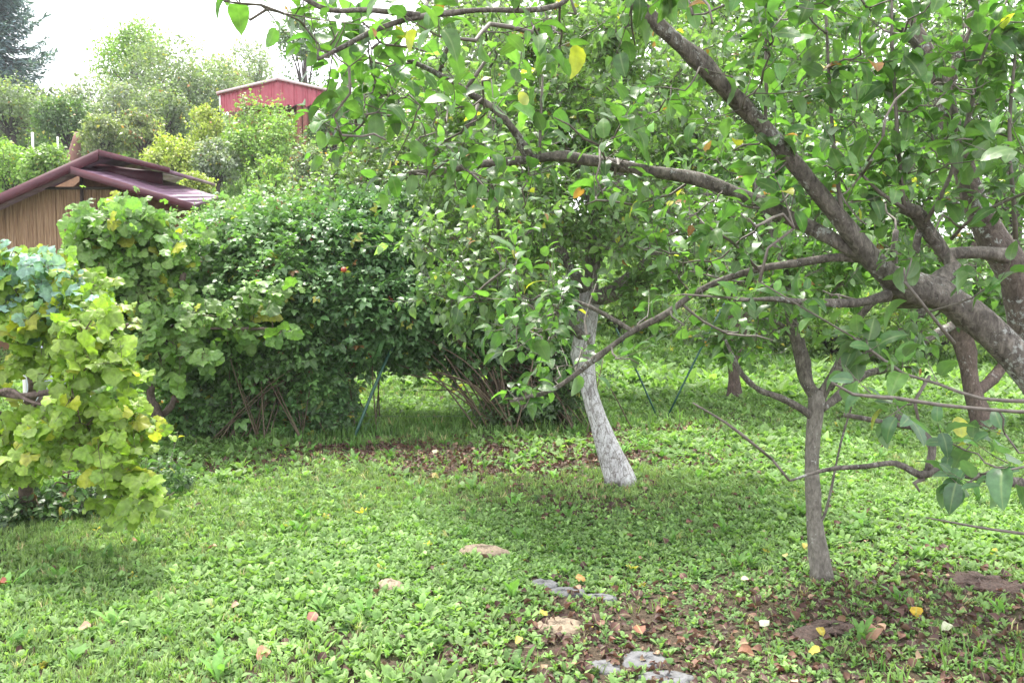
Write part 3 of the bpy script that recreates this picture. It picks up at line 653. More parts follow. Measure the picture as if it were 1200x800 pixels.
    # crown: clusters (px, py, depth, rx, ry, n targets)
    cl = [(560, 20, 2.3, 110, 45, 9), (420, 60, 2.35, 60, 50, 12), (445, 130, 2.6, 70, 50, 14), (520, 150, 2.8, 60, 60, 11), (540, 225, 2.85, 80, 25, 6), (620, 50, 2.5, 70, 45, 5), (700, 130, 2.7, 60, 60, 3),
          (820, 10, 2.5, 120, 40, 7), (900, 80, 2.6, 90, 70, 9), (1000, 60, 2.7, 90, 70, 14), (1100, 60, 2.8, 110, 70, 18), (1170, 140, 2.7, 70, 80, 13), (1060, 150, 2.7, 90, 60, 14), (980, 180, 2.75, 70, 60, 9), (900, 200, 2.8, 60, 50, 8),
          (760, 250, 2.9, 120, 45, 5), (640, 245, 2.9, 80, 40, 4), (1160, 240, 2.6, 60, 50, 8), (1020, 240, 2.7, 50, 40, 6), (600, 350, 3.2, 70, 50, 9), (620, 430, 3.2, 55, 50, 9), (760, 330, 3.1, 80, 45, 8), (830, 290, 3.0, 60, 40, 6), (700, 390, 3.15, 70, 40, 6), (860, 370, 2.9, 60, 35, 4), (1000, 350, 2.8, 70, 30, 3),
          (400, 165, 2.6, 22, 34, 3), (480, 100, 2.5, 60, 40, 6), (350, 30, 2.25, 35, 20, 4), (262, 6, 2.2, 22, 5, 3), (780, 90, 2.6, 40, 60, 4), (900, -50, 2.6, 300, 40, 16), (1150, -40, 2.8, 120, 50, 14), (1240, 100, 2.9, 60, 120, 12)]
    tg = []
    for (px, py, d, rx, ry, n) in cl:
        for _ in range(n):
            tg.append(P(px + r.uniform(-1, 1) * rx, py + r.uniform(-1, 1) * ry, d + r.normal(0, .18)))
    cr = MB(); cf = colf_apple(r, .010, .003, (.045, .108, .030), (.095, .185, .048), .26)
    S, D, nodes = grow(cr, r, nodes, tg, .007, .0022, wig=.16)
    _, spy = project(S[:, 0], S[:, 1], S[:, 2]); spx, _ = project(S[:, 0], S[:, 1], S[:, 2])
    ok = ~((spx > 960) & (spy > 250)) & ~((spx > 700) & (spy > 300) & (r.random(len(S)) < .6)); S, D = S[ok], D[ok]
    n = 420; i = r.integers(0, len(S), n); Dr = nrm(D[i] * .5 + r.normal(0, .6, (n, 3)) + UP * .3)
    shoots(cr, r, S[i], Dr, r.uniform(.06, .26, n), 6, .058, APPLE_HI, cf, droop=-.06, twig_r=.0022, jit=.36)
    shB, shD = np.array(shB), np.array(shD); n = 95; i = r.integers(0, len(shB), n)
    shoots(cr, r, shB[i], nrm(shD[i] * .5 + r.normal(0, .6, (n, 3)) + UP * .2), r.uniform(.03, .1, n), 4, .068, APPLE_HI, cf, droop=-.1, twig_r=.0018)
    # low leaves with bluish tops at the lower right and at the twig tip
    cb = lambda n_, pos: pal(r, n_, (.05, .11, .055), (.09, .17, .09), .05, (.3, .3, .06), var=.15)
    for (px, py, d, n_, sp) in ((1165, 545, 2.2, 5, 55), (1060, 475, 2.15, 4, 35), (1125, 520, 2.3, 3, 45), (1185, 545, 2.1, 2, 12), (1030, 400, 2.5, 4, 30), (1075, 300, 2.6, 3, 35), (1165, 330, 2.5, 3, 20)):
        B = np.array([P(px + r.normal(0, sp * .6), py + r.normal(0, sp * .25), d) for _ in range(n_)])
        S2, D2, nodes = grow(cr, r, nodes, B, .004, .0018)
        shoots(cr, r, B, nrm(r.normal(0, .6, (n_, 3)) + [-.6, 0, -.1]), r.uniform(.05, .12, n_), 4, .068, APPLE_HI, cb if py > 450 else cf, twig_r=.002)
    cr.build('crown', [M['apple'], M['twig']], root)
    return root
fore_tree()

def fruit_tree(name, base, label, trunk_paths, mats, targets, n_sh, seed, colf, size=.07, K=9, L=(.15, .4), group=None, up_d=.4, apples=(), tr=.003, temps=APPLE_LO, spread=.7):
    """trunk_paths: list of (points, radii); first is the trunk"""
    r = np.random.default_rng(seed); root = empty(name, base, label, 'tree', group); nodes = []
    for k, (p, q) in enumerate(trunk_paths):
        mb = MB(); pp, tt, _ = tube(mb, p, q, 16 if k == 0 else 8, None, .10, r=r, knots=5)
        mb.build('trunk' if k == 0 else 'limb', mats[0] if k == 0 else mats[1], root); nodes += list(pp[len(pp) // 2:] if k == 0 else pp[len(pp) // 4:])
    cr = MB(); apple_crown(cr, r, nodes, targets, n_sh, L, K, size, temps, colf(r), up_d=up_d, tr=tr, spread=spread)
    cr.build('crown', [M['far_leaf'] if temps is TINY else M['apple'], M['twig']], root)
    for k, (pos, rad, c) in enumerate(apples): add_apple(root, pos, rad, seed + k, c)
    return root

def limewashed_tree():
    r = np.random.default_rng(31); d = 6.75; g = G(727, 563)
    t = path([(729, 572, 20), (724, 555, 16.5), (712, 525, 13.8), (700, 490, 11.5), (690, 455, 10.5), (687, 415, 10.5), (689, 375, 10.5), (691, 340, 11)], d)
    ls = [path([(691, 345, 9), (694, 300, 8), (700, 250, 8), (722, 215, 7), (735, 160, 5), (730, 100, 3.5)], d, 6.8), path([(692, 350, 9), (718, 345, 9), (742, 322, 8.5), (762, 305, 8), (770, 285, 5)], d, 6.5),
          path([(690, 345, 8), (665, 310, 6), (640, 270, 5), (600, 220, 4)], d, 6.4), path([(700, 300, 6), (740, 270, 5), (800, 240, 4), (850, 220, 3)], d, 7.2), path([(688, 400, 6), (655, 370, 5), (610, 350, 4), (560, 330, 3)], d, 6.2), path([(700, 250, 6), (670, 180, 5), (640, 110, 3)], d, 7.2)]
    tg = []
    for (px, py, dd, rx, ry, n) in ((560, 110, 6.9, 70, 60, 26), (650, 90, 6.9, 90, 60, 32), (740, 110, 6.9, 90, 80, 32), (820, 170, 7, 60, 80, 20), (560, 220, 6.6, 60, 60, 20), (640, 200, 6.4, 80, 70, 24), (760, 240, 6.5, 80, 60, 20),
                                     (520, 310, 6.3, 40, 45, 14), (590, 330, 6.3, 60, 60, 22), (625, 370, 6.6, 40, 35, 4), (780, 330, 6.6, 50, 40, 8), (520, 160, 7, 40, 60, 10), (700, 20, 7, 160, 40, 20)):
        for _ in range(n): tg.append(P(px + r.uniform(-1, 1) * rx, py + r.uniform(-1, 1) * ry, dd + r.normal(0, .45)))
    ap = [(P(548, 357, 6.0), .03, (.5, .10, .05)), (P(403, 316, 7.2), .026, (.5, .09, .05)), (P(566, 204, 6.2), .028, (.5, .22, .12))]
    root = fruit_tree('apple_tree', g, 'apple tree with leaning lime whitewashed trunk in the middle of the lawn', [t] + ls, (M['bark_wash'], M['bark']), tg, 2200, 32,
               lambda r: colf_apple(r, .012, .006, (.075, .14, .052), (.15, .225, .095), .22), size=.068, K=8, apples=ap)
limewashed_tree()

def young_tree():
    r = np.random.default_rng(41); g = G(963, 678); d = float(g[1]) / cp * 1.0
    d = 4.55
    t = path([(963, 684, 14), (962, 665, 10.5), (957, 630, 9), (953, 590, 8.3), (951, 550, 8.4), (953, 510, 8.4), (957, 475, 9), (958, 458, 10)], d)
    ls = [path([(957, 468, 8), (946, 448, 8), (940, 425, 7.5), (937, 405, 7.5), (936, 397, 6.5)], d), path([(940, 425, 6), (930, 390, 6), (924, 355, 5.5), (919, 320, 5), (905, 270, 4), (880, 200, 3)], d, 4.4),
          path([(960, 468, 7), (972, 447, 6), (984, 425, 5.5), (996, 400, 5.5), (1005, 375, 5), (1020, 357, 4.5), (1042, 335, 5), (1050, 270, 4)], d, 4.2), path([(972, 455, 5), (985, 438, 5), (1015, 415, 4.8), (1043, 394, 4.8), (1066, 384, 5), (1082, 362, 5), (1105, 320, 4)], d, 4.2),
          path([(962, 480, 5), (985, 462, 5.5), (1010, 440, 5), (1050, 428, 4.5), (1072, 405, 5), (1112, 383, 5), (1150, 360, 4)], d, 5.2), path([(950, 487, 5), (944, 482, 5), (917, 467, 4), (893, 458, 3.5), (873, 443, 3), (860, 420, 2.5), (850, 398, 2)], d, 4.4),
          path([(937, 405, 3), (915, 380, 2.5), (890, 372, 2), (850, 360, 1.5)], d, 4.5), path([(958, 620, 2), (970, 590, 1.6), (985, 520, 1.2), (1000, 470, 1)], d, 4.4)]
    tg = []
    for (px, py, dd, rx, ry, n) in ((880, 340, 4.6, 60, 50, 12), (860, 400, 4.5, 35, 28, 5), (950, 300, 4.6, 60, 60, 16), (1030, 260, 4.6, 60, 60, 14), (1080, 340, 4.7, 50, 30, 7), (860, 240, 4.6, 60, 60, 14), (960, 200, 4.8, 90, 60, 16), (1100, 220, 4.8, 60, 80, 12), (1030, 420, 4.5, 50, 15, 3)):
        for _ in range(n): tg.append(P(px + r.uniform(-1, 1) * rx, py + r.uniform(-1, 1) * ry, dd + r.normal(0, .28)))
    fruit_tree('apple_tree', g, 'young slim trunked tree with a cut top standing on the littered soil at right', [t] + ls, (M['bark_young'], M['bark']), tg, 560, 42,
               lambda r: colf_apple(r, .015, .008, (.055, .12, .03), (.10, .19, .05), .2), size=.062, K=7, L=(.08, .26), tr=.002)
young_tree()

def back_tree(px, d, label, trunk, crown, n_sh, seed, colf, size=.075, group=None, K=9, name='apple_tree', temps=APPLE_LO, L=(.2, .5), tr=.004):
    """trunk: pixel path; crown: clusters in pixels"""
    r = np.random.default_rng(seed); t = path(trunk[0], d); g = t[0][0].copy(); g[2] = float(terrain(g[0], g[1])); t[0][0][2] = g[2] - .1
    ls = [path(q, d, d + r.uniform(-.4, .4)) for q in trunk[1:]]; tg = []
    for (cx, cy, dd, rx, ry, n) in crown:
        for _ in range(n): tg.append(P(cx + r.uniform(-1, 1) * rx, cy + r.uniform(-1, 1) * ry, dd + r.normal(0, .5)))
    return fruit_tree(name, g, label, [t] + ls, (M['bark_far'], M['bark_far']), tg, n_sh, seed + 1, colf, size=size, K=K, L=L, group=group, tr=tr, temps=temps)
cA = lambda c1, c2, y=.01, b=.01, v=.2: (lambda r: colf_apple(r, y, b, c1, c2, v))
back_tree(1150, 9.4, 'older fruit tree with reddish grey curved trunk behind the foreground tree', [[(1156, 506, 12), (1148, 490, 10), (1140, 460, 9), (1134, 430, 8.5), (1127, 395, 10), (1122, 350, 9), (1125, 300, 8)], [(1140, 462, 7), (1158, 448, 6), (1180, 425, 6), (1210, 395, 5)], [(1124, 340, 7), (1090, 290, 5), (1040, 240, 4)], [(1125, 320, 7), (1160, 260, 5), (1190, 180, 4)]],
          [(1000, 270, 9.6, 80, 70, 22), (1100, 220, 9.6, 90, 90, 34), (1190, 260, 9.4, 60, 90, 24), (1020, 130, 9.8, 110, 70, 26), (1170, 100, 9.8, 90, 70, 24), (1100, 340, 9.2, 60, 40, 10), (1200, 360, 9.6, 40, 30, 6)], 1500, 51, cA((.07, .135, .045), (.13, .22, .075)), .075)
back_tree(850, 11.5, 'dense bushy fruit tree behind the young cut tree', [[(858, 470, 8), (860, 440, 7), (862, 400, 10), (868, 340, 9)], [(864, 370, 7), (840, 300, 6), (800, 220, 4)], [(867, 350, 7), (900, 270, 6), (930, 190, 4)], [(866, 350, 6), (868, 260, 5), (880, 150, 4)]],
          [(800, 180, 11.5, 70, 90, 34), (880, 140, 11.5, 80, 90, 40), (950, 170, 11.8, 70, 100, 34), (820, 300, 11.3, 70, 60, 24), (910, 310, 11.3, 70, 55, 22), (720, 150, 12, 60, 90, 20), (870, 40, 11.5, 130, 40, 26)], 2300, 53, cA((.07, .13, .045), (.135, .215, .075)), .085)
back_tree(455, 10.5, 'pale silvery leaved fruit tree behind the bramble hedge', [[(352, 482, 6), (370, 440, 6), (400, 380, 6), (430, 320, 6)], [(446, 360, 5), (420, 300, 4), (400, 250, 3)], [(445, 340, 5), (470, 280, 4), (490, 220, 3)]],
          [(420, 225, 10.5, 50, 35, 20), (470, 190, 10.6, 60, 40, 22), (470, 260, 10.3, 70, 50, 26), (520, 230, 10.6, 50, 60, 20), (430, 290, 10.2, 40, 30, 12), (540, 130, 10.8, 60, 50, 18)], 1500, 55, cA((.09, .15, .06), (.16, .22, .10), .01, .01, .22), .07)
back_tree(640, 12.5, 'tall leafy fruit tree behind the whitewashed one', [[(640, 468, 9), (638, 420, 8), (632, 370, 9), (628, 320, 8)], [(630, 350, 6), (590, 250, 5), (560, 150, 4)], [(629, 330, 6), (660, 230, 5), (690, 120, 4)]],
          [(560, 130, 12.5, 70, 70, 30), (640, 100, 12.5, 80, 80, 36), (720, 120, 12.5, 80, 90, 34), (600, 240, 12.3, 80, 70, 28), (700, 260, 12.4, 80, 60, 26), (640, 20, 12.5, 120, 30, 16)], 2300, 57, cA((.09, .15, .055), (.16, .23, .09)), .09)

# far trees and shrubs ------------------------------------------------
def leaf_cloud(mb, r, lumps, n, size, cols, temps=TINY, up=.8, mi=0):
    """leaves spread through a set of lumps (centre, radii)"""
    w = np.array([np.prod(l[1]) ** (2 / 3) for l in lumps]); w = w / w.sum(); k = r.choice(len(lumps), n, p=w)
    C = np.array([l[0] for l in lumps])[k]; Rr = np.array([l[1] for l in lumps])[k]
    v = nrm(r.normal(0, 1, (n, 3))); q = 1 - np.abs(r.normal(0, .25, (n, 1))); q = np.clip(q * (1 + .18 * r.normal(0, 1, (n, 1))), .05, 1.3)
    pos = C + v * q * Rr
    Y = nrm(v * .7 + r.normal(0, .6, (n, 3)) + UP * -.1); Z = v * .6 + UP * up + r.normal(0, .45, (n, 3)); Z = nrm(Z - Y * (Z * Y).sum(-1, keepdims=True)); X = np.cross(Y, Z)
    sz = size * np.exp(r.normal(0, .25, n)); which = r.integers(0, len(temps), n)
    lc = np.exp(r.normal(0, .14, (len(lumps), 1)))[k]; c = cols(n, pos) * lc
    for i, (tv, tt, rb) in enumerate(temps):
        s = which == i
        if s.any(): inst(mb, tv, tt, pos[s], X[s], Y[s], Z[s], sz[s], c[s], mi, rb)
def shrub(name, px, d, wpx, top, label, c1, c2, n, size, seed, cat='tree', yellow=0., brown=0., group=None, tall=0., temps=TINY, ycol=(.38, .33, .05), low=.12):
    r = np.random.default_rng(seed); g = on_ground(px, d); zt = CAMH + (330 - top) / FPX * d; W_ = wpx / FPX * d / 2; h = max(.6, zt - g[2])
    root = empty(name, g, label, cat, group); tk = MB(); z0 = h * (tall if tall else low)
    lumps = []
    for k in range(16):
        a = r.random() * 6.28; f = r.random(); e = math.sqrt(max(0, 1 - (2 * f - 1) ** 2)) * .85 + .15
        lr = W_ * r.uniform(.26, .48); c = g + [math.cos(a) * W_ * .62 * e, math.sin(a) * W_ * .62 * e, z0 + lr * .6 + (h - z0 - lr * 1.5) * f]; lumps.append((c, (lr, lr, lr * r.uniform(.7, 1.15))))
    lumps.append((g + [r.normal(0, .1 * W_), 0, h - W_ * .32], (W_ * .34, W_ * .34, W_ * .32)))
    top_p = g + [0, 0, h * .6]; tube(tk, [g - [0, 0, .1], g + [W_ * .05, 0, h * .3], top_p], [W_ * .07 + .02, W_ * .05 + .015, .02], 8, h / 10, .06, r=r)
    for (c, _) in lumps[:12]: tube(tk, [g + [0, 0, h * .18 * r.uniform(.3, 1.4)], lerp(g + [0, 0, h * .3], c, .5), c], [W_ * .03 + .01, W_ * .02 + .008, .008], 5, h / 6, .06, r=r)
    tk.build('trunk', M['dark_wood'], root)
    cr = MB(); leaf_cloud(cr, r, lumps, n, size, lambda n_, p: pal(r, n_, c1, c2, yellow, ycol, brown, var=.2), temps); cr.build('crown', M['far_leaf'], root)
    # whippy top shoots break the outline
    sh = MB(); k = 26; B = ellip(r, k, g + [0, 0, h * .62], (W_ * .8, W_ * .8, h * .30), .8)
    shoots(sh, r, B, nrm(r.normal(0, .45, (k, 3)) + UP + (B - g - [0, 0, h * .4]) * .4), r.uniform(.12, .28, k) * h, 12, size * 1.05, temps, lambda n_, p: pal(r, n_, c1, c2, yellow, ycol, brown), twig_r=.012)
    sh.build('top_shoots', [M['far_leaf'], M['twig']], root)
    return root
GG, DG, LG, YG, SG, OL = ((.10, .14, .07), (.17, .21, .12)), ((.05, .10, .03), (.09, .15, .05)), ((.11, .19, .04), (.18, .27, .06)), ((.19, .23, .04), (.28, .31, .07)), ((.13, .16, .12), (.21, .24, .18)), ((.11, .14, .065), (.18, .205, .095))
HILL = [(22, 42, 110, 98, 'grey green bushy tree under the blue spruce on the hill', GG, 5200, .15), (85, 40, 74, 118, 'rounded deep green tree beside the terracotta pillar', DG, 4200, .14), (62, 47, 60, 108, 'small dull tree on the skyline between spruce and tall tree', GG, 2600, .15),
        (118, 47, 84, 90, 'silver grey tree at the low dip of the skyline', SG, 3000, .15), (165, 53, 116, 30, 'tall bright green tree highest on the left skyline', LG, 8500, .17), (216, 50, 136, 42, 'broad grey green willow like tree right of the tallest tree', GG, 9500, .17),
        (150, 42, 84, 100, 'silvery shrub in front of the tallest skyline tree', SG, 4300, .14), (196, 40, 70, 104, 'soft grey green shrub halfway up the hill', GG, 3800, .14), (262, 54, 90, 66, 'dull green tree left of the red hut on the skyline', OL, 3200, .16),
        (304, 62, 72, 56, 'faint pale tree on the skyline behind the red hut', SG, 3200, .19), (362, 50, 76, 16, 'dark green tree rising behind the red hut roof', DG, 4200, .17), (308, 31, 98, 117, 'lime green bush covering the front of the red hut', LG, 5600, .12),
        (246, 33, 48, 128, 'yellow leaved bush left of the lime green bush', YG, 2600, .12), (206, 30, 66, 162, 'yellow green low bush right behind the shed ridge', YG, 3200, .11), (258, 29.5, 60, 165, 'greyish shrub between yellow bush and lime bush', SG, 2900, .11),
        (128, 36, 60, 138, 'olive shrub above the shed ridge', OL, 3000, .13), (172, 36, 56, 132, 'brownish olive shrub on the hill with dry tops', OL, 2600, .13), (322, 26, 64, 186, 'green bush behind the lawn patch', LG, 2800, .1), (366, 25, 52, 172, 'shrub with a few orange blossoms by the dark post', GG, 2600, .1),
        (16, 27, 84, 168, 'light green shrub around the white posts', LG, 3200, .11), (62, 26, 56, 172, 'second light green shrub right of the white posts', LG, 2600, .11), (-50, 34, 110, 120, 'large grey shrub cut by the left picture edge', GG, 3600, .14), (235, 27, 44, 205, 'low yellowish shrub at the lower roof corner', YG, 1800, .1),
        (395, 33, 60, 120, 'mid green tree between the red hut and the white house', DG, 3000, .13), (470, 36, 120, 70, 'broad pale tree behind the silvery fruit tree', GG, 5200, .15)]
for k, (px, d, w, top, lb, (c1, c2), n, sz) in enumerate(HILL):
    c1, c2 = tuple(np.array(c1) * 1.15 + .012), tuple(np.array(c2) * 1.15 + .012)  # lifts the hill palettes, putting haze and overexposed brightness into the leaf colour
    shrub('hill_shrub' if top > 110 else 'deciduous_tree', px, d, w, top, lb, c1, c2, n, sz, 400 + k, 'shrub' if top > 110 else 'tree', yellow=.03, brown=.01 if 'brown' not in lb else .07, ycol=(.55, .25, .04) if 'orange' in lb else (.34, .30, .06))
BACK = [(610, 24, 260, -60, 'very tall pale tree far behind the whitewashed tree', GG, 9000, .15), (760, 20, 230, -130, 'tall green tree filling the gap right of the whitewashed tree', LG, 10000, .13), (900, 21, 240, -110, 'tall dense tree behind the young cut tree', DG, 10000, .13), (1040, 19, 240, -100, 'tall bright tree beyond the older fruit tree', LG, 10000, .12),
        (1180, 20, 260, -120, 'tall dark tree at the right edge background', DG, 10000, .13), (980, 17, 150, 345, 'low leafy shrub on the far side of the bright lawn', LG, 3600, .09), (1090, 16.5, 170, 350, 'wide low shrub behind the reddish curved trunk', LG, 4200, .09), (1210, 16, 150, 340, 'low shrub at the right edge beyond the lawn', DG, 3400, .09),
        (860, 18, 150, 350, 'low shrub behind the bushy fruit tree', GG, 3400, .09), (730, 19, 150, 330, 'low shrub seen right of the whitewashed trunk', LG, 3400, .1), (560, 17, 170, 335, 'low shrub seen through the gap under the hedge', GG, 3600, .1), (430, 16, 120, 380, 'small shrub beyond the trellis pole', LG, 2600, .09)]
for k, (px, d, w, top, lb, (c1, c2), n, sz) in enumerate(BACK):
    shrub('background_shrub' if top > 0 else 'background_tree', px, d, w, top, lb, c1, c2, n, sz, 500 + k, 'shrub' if top > 0 else 'tree', yellow=.02, low=.04 if top > 0 else .3)

def spruce(px, d, top, w, label, seed):
    r = np.random.default_rng(seed); g = on_ground(px, d); h = CAMH + (330 - top) / FPX * d - g[2]; root = empty('blue_spruce', g, label, 'tree')
    tk = MB(); tube(tk, [g - [0, 0, .2], g + [0, 0, h * .5], g + [0, 0, h]], [.28, .17, .02], 10, .6, .04, r=r); tk.build('trunk', M['dark_wood'], root)
    cr = MB(); br = []; W_ = w / FPX * d
    for z in np.arange(.08, .985, .022):
        L = W_ * (1 - z) ** .75 * r.uniform(.85, 1.1) + .25
        nb = 9
        for i in range(nb):
            a = r.random() * 6.28; l_ = L * r.uniform(.75, 1.1); s = np.linspace(0, 1, 14)
            p = g + np.stack([np.cos(a) * l_ * s, np.sin(a) * l_ * s, z * h + l_ * (-.42 * s + .55 * s ** 2.6)], 1)
            tube(cr, p[::3], np.linspace(.035, .008, 5), 4, .5, .03, 1, r=r); br.append(p)
    Bp = np.array(br); nB, S, _ = Bp.shape; dirs = nrm(np.gradient(Bp, axis=1)); B = Bp.reshape(-1, 3); D = dirs.reshape(-1, 3); K = 5
    k = np.repeat(np.arange(len(B)), K); side = nrm(np.cross(D[k], UP)); sg = r.choice([-1, 1], len(k))[:, None]
    Y = nrm(D[k] * .8 + side * sg * r.uniform(.3, 1.1, (len(k), 1)) + UP * r.normal(-.25, .35, (len(k), 1))); Z = nrm(UP + r.normal(0, .4, (len(k), 3))); Z = nrm(Z - Y * (Z * Y).sum(-1, keepdims=True)); X = np.cross(Y, Z)
    inst(cr, *blade(3, .11, -.4, .15, 0)[:2], B[k] + r.normal(0, .05, (len(k), 3)), X, Y, Z, r.uniform(.28, .55, len(k)), pal(r, len(k), (.10, .16, .18), (.19, .26, .29), var=.25), 0, blade(3, .11, -.4, .15, 0)[2])
    cr.build('crown', [M['needle'], M['dark_wood']], root)
spruce(2, 48, -75, 84, 'tall blue spruce at the top left corner with upswept branches', 61)

# ------------------------------------------------------------------ hedge bushes, vines
def bramble(px, py, label, lumps_px, n, seed, c1, c2, size, canes, cane_tops, name='bramble_bush', temps=TREFOIL, leafm='bramble', spread=.35, berries=0, cr_r=.006):
    r = np.random.default_rng(seed); g = G(px, py); root = empty(name, g, label, 'bush'); ck = MB()
    lumps = [(P(x, y, d), (rx / FPX * d, rz_, ry / FPX * d)) for (x, y, d, rx, ry, rz_) in lumps_px]
    for i in range(canes):
        b = g + [r.normal(0, spread), r.normal(0, .15), -.03]; (x, y, d) = cane_tops[i % len(cane_tops)]; t = P(x + r.normal(0, 22), y + r.normal(0, 14), d + r.normal(0, .2))
        m_ = lerp(b, t, .5) + [r.normal(0, .08), r.normal(0, .08), .18]; tube(ck, [b, m_, t], [cr_r * 1.3, cr_r, cr_r * .6], 5, .12, .1, r=r)
    ck.build('canes', M['cane'], root)
    cr = MB(); leaf_cloud(cr, r, lumps, n, size, lambda n_, p: pal(r, n_, c1, c2, .015, (.3, .3, .06), .006, var=.2), temps, up=.9)
    k = n // 60; li = r.integers(0, len(lumps), k); C = np.array([l[0] for l in lumps])[li]; Rr = np.array([l[1] for l in lumps])[li]; v = nrm(r.normal(0, 1, (k, 3)) + UP * .5 + [0, -.3, 0])
    shoots(cr, r, C + v * Rr * .9, nrm(v + UP * .4 + r.normal(0, .4, (k, 3))), r.uniform(.12, .42, k), 8, size * .95, temps, lambda n_, p: pal(r, n_, np.array(c1) * 1.15, np.array(c2) * 1.2, .02), twig_r=.003)
    cr.build('foliage', [M[leafm], M['twig']], root)
    if berries:
        p = []
        for _ in range(berries):
            l_ = lumps[r.integers(0, len(lumps))]; v = nrm(r.normal(0, 1, 3) + [0, -1.2, 0]); p.append(l_[0] + v * np.array(l_[1]) * 1.0)
        for q in p:
            bm = MB()
            for _ in range(5):
                c = q + r.normal(0, .018, 3); a = .008; V = c + a * np.array([(1, 0, 0), (-1, 0, 0), (0, 1, 0), (0, -1, 0), (0, 0, 1), (0, 0, -1)])
                bm.add(V, [(0, 2, 4), (2, 1, 4), (1, 3, 4), (3, 0, 4), (2, 0, 5), (1, 2, 5), (3, 1, 5), (0, 3, 5)], (.1, .01, .012) if r.random() < .5 else (.3, .03, .02))
            bm.build('berry_cluster', M['berry'], root)
    return root
bm_, n_, l_, b_ = mat('berry_skin'); at_ = n_.new("ShaderNodeAttribute"); at_.attribute_name = 'col'; l_.new(at_.outputs['Color'], b_.inputs['Base Color']); b_.inputs['Roughness'].default_value = .3; M['berry'] = bm_
bramble(300, 512, 'sprawling blackberry bush with dark leaves and berry clusters, left half of the hedge', [(245, 325, 8.9, 50, 45, .5), (310, 292, 9.0, 55, 42, .5), (330, 340, 8.7, 60, 45, .5), (265, 370, 8.7, 50, 45, .45), (350, 400, 8.8, 50, 40, .4), (290, 430, 8.8, 45, 35, .35), (215, 420, 8.7, 38, 34, .35), (210, 470, 8.7, 30, 30, .3), (250, 475, 8.8, 30, 26, .3), (290, 480, 8.9, 34, 26, .3), (255, 505, 8.9, 40, 14, .25), (330, 500, 9, 40, 14, .25), (350, 262, 9.4, 60, 26, .5), (370, 440, 8.9, 28, 45, .3), (330, 460, 9.0, 35, 35, .25), (262, 278, 9.2, 36, 20, .3)],
        13500, 71, (.065, .14, .045), (.14, .25, .085), .068, 34, [(300, 300, 9), (350, 350, 9), (250, 350, 8.8), (370, 420, 9), (330, 420, 9), (380, 300, 9)], berries=60)
bramble(372, 508, 'dark green bramble bush with many upright canes, right half of the hedge', [(400, 290, 9.1, 60, 45, .5), (450, 300, 9.2, 50, 40, .5), (400, 350, 8.9, 55, 40, .5), (460, 360, 9.0, 50, 40, .5), (420, 400, 9.0, 50, 35, .4), (480, 395, 9.2, 35, 35, .4), (375, 440, 8.9, 22, 40, .25), (440, 250, 9.5, 60, 25, .4), (350, 480, 9, 30, 26, .25), (395, 470, 9.1, 20, 26, .2), (370, 505, 9, 35, 12, .2)],
        11500, 72, (.05, .12, .045), (.11, .21, .08), .068, 46, [(400, 340, 9), (440, 360, 9), (380, 400, 9), (360, 400, 9), (470, 350, 9.1), (340, 420, 9)], berries=18, spread=.22)
bramble(318, 494, 'added light green bush behind the blackberry, giving the hedge its bright sunlit top', [(250, 268, 10, 30, 20, .4), (300, 252, 10, 42, 24, .4), (350, 244, 10, 42, 22, .4), (400, 244, 10, 42, 24, .4), (445, 248, 10, 40, 26, .4), (330, 285, 9.8, 50, 24, .35), (400, 285, 9.7, 50, 24, .35), (480, 265, 10, 30, 30, .4)],
        5200, 75, (.10, .18, .06), (.19, .27, .11), .058, 26, [(300, 280, 10), (360, 270, 10), (420, 270, 10), (450, 300, 10)], name='added_light_bush', temps=APPLE_LO, spread=.5)  # extra bush, its paler leaves put in for the bright sunlit hedge top
bramble(592, 502, 'dark currant shrub with stems fanning out from one clump behind the whitewashed tree', [(540, 350, 9.4, 45, 45, .4), (510, 390, 9.4, 35, 40, .4), (600, 370, 9.5, 45, 40, .4), (560, 410, 9.4, 45, 35, .35), (640, 400, 9.5, 40, 40, .35), (485, 400, 9.3, 28, 35, .35), (520, 330, 9.3, 45, 40, .4), (610, 440, 9.6, 30, 35, .3), (660, 360, 9.7, 40, 40, .35)],
        8500, 73, (.045, .11, .035), (.10, .19, .06), .07, 52, [(510, 400, 9.2), (530, 390, 9.3), (560, 390, 9.4), (600, 380, 9.5), (500, 430, 9.1), (640, 390, 9.5), (490, 390, 9.2)], name='currant_bush', temps=GRAPE[:2], spread=.14, cr_r=.008)
bramble(650, 500, 'low dark clump of old canes left of the whitewashed trunk', [(640, 470, 9.3, 40, 22, .3), (600, 480, 9.3, 40, 16, .3), (665, 440, 9.4, 25, 35, .3)], 1800, 74, (.03, .07, .025), (.07, .12, .04), .05, 60, [(620, 430, 9.4), (650, 420, 9.4), (670, 430, 9.4), (600, 440, 9.4), (580, 440, 9.4)], name='cane_clump', spread=.32)

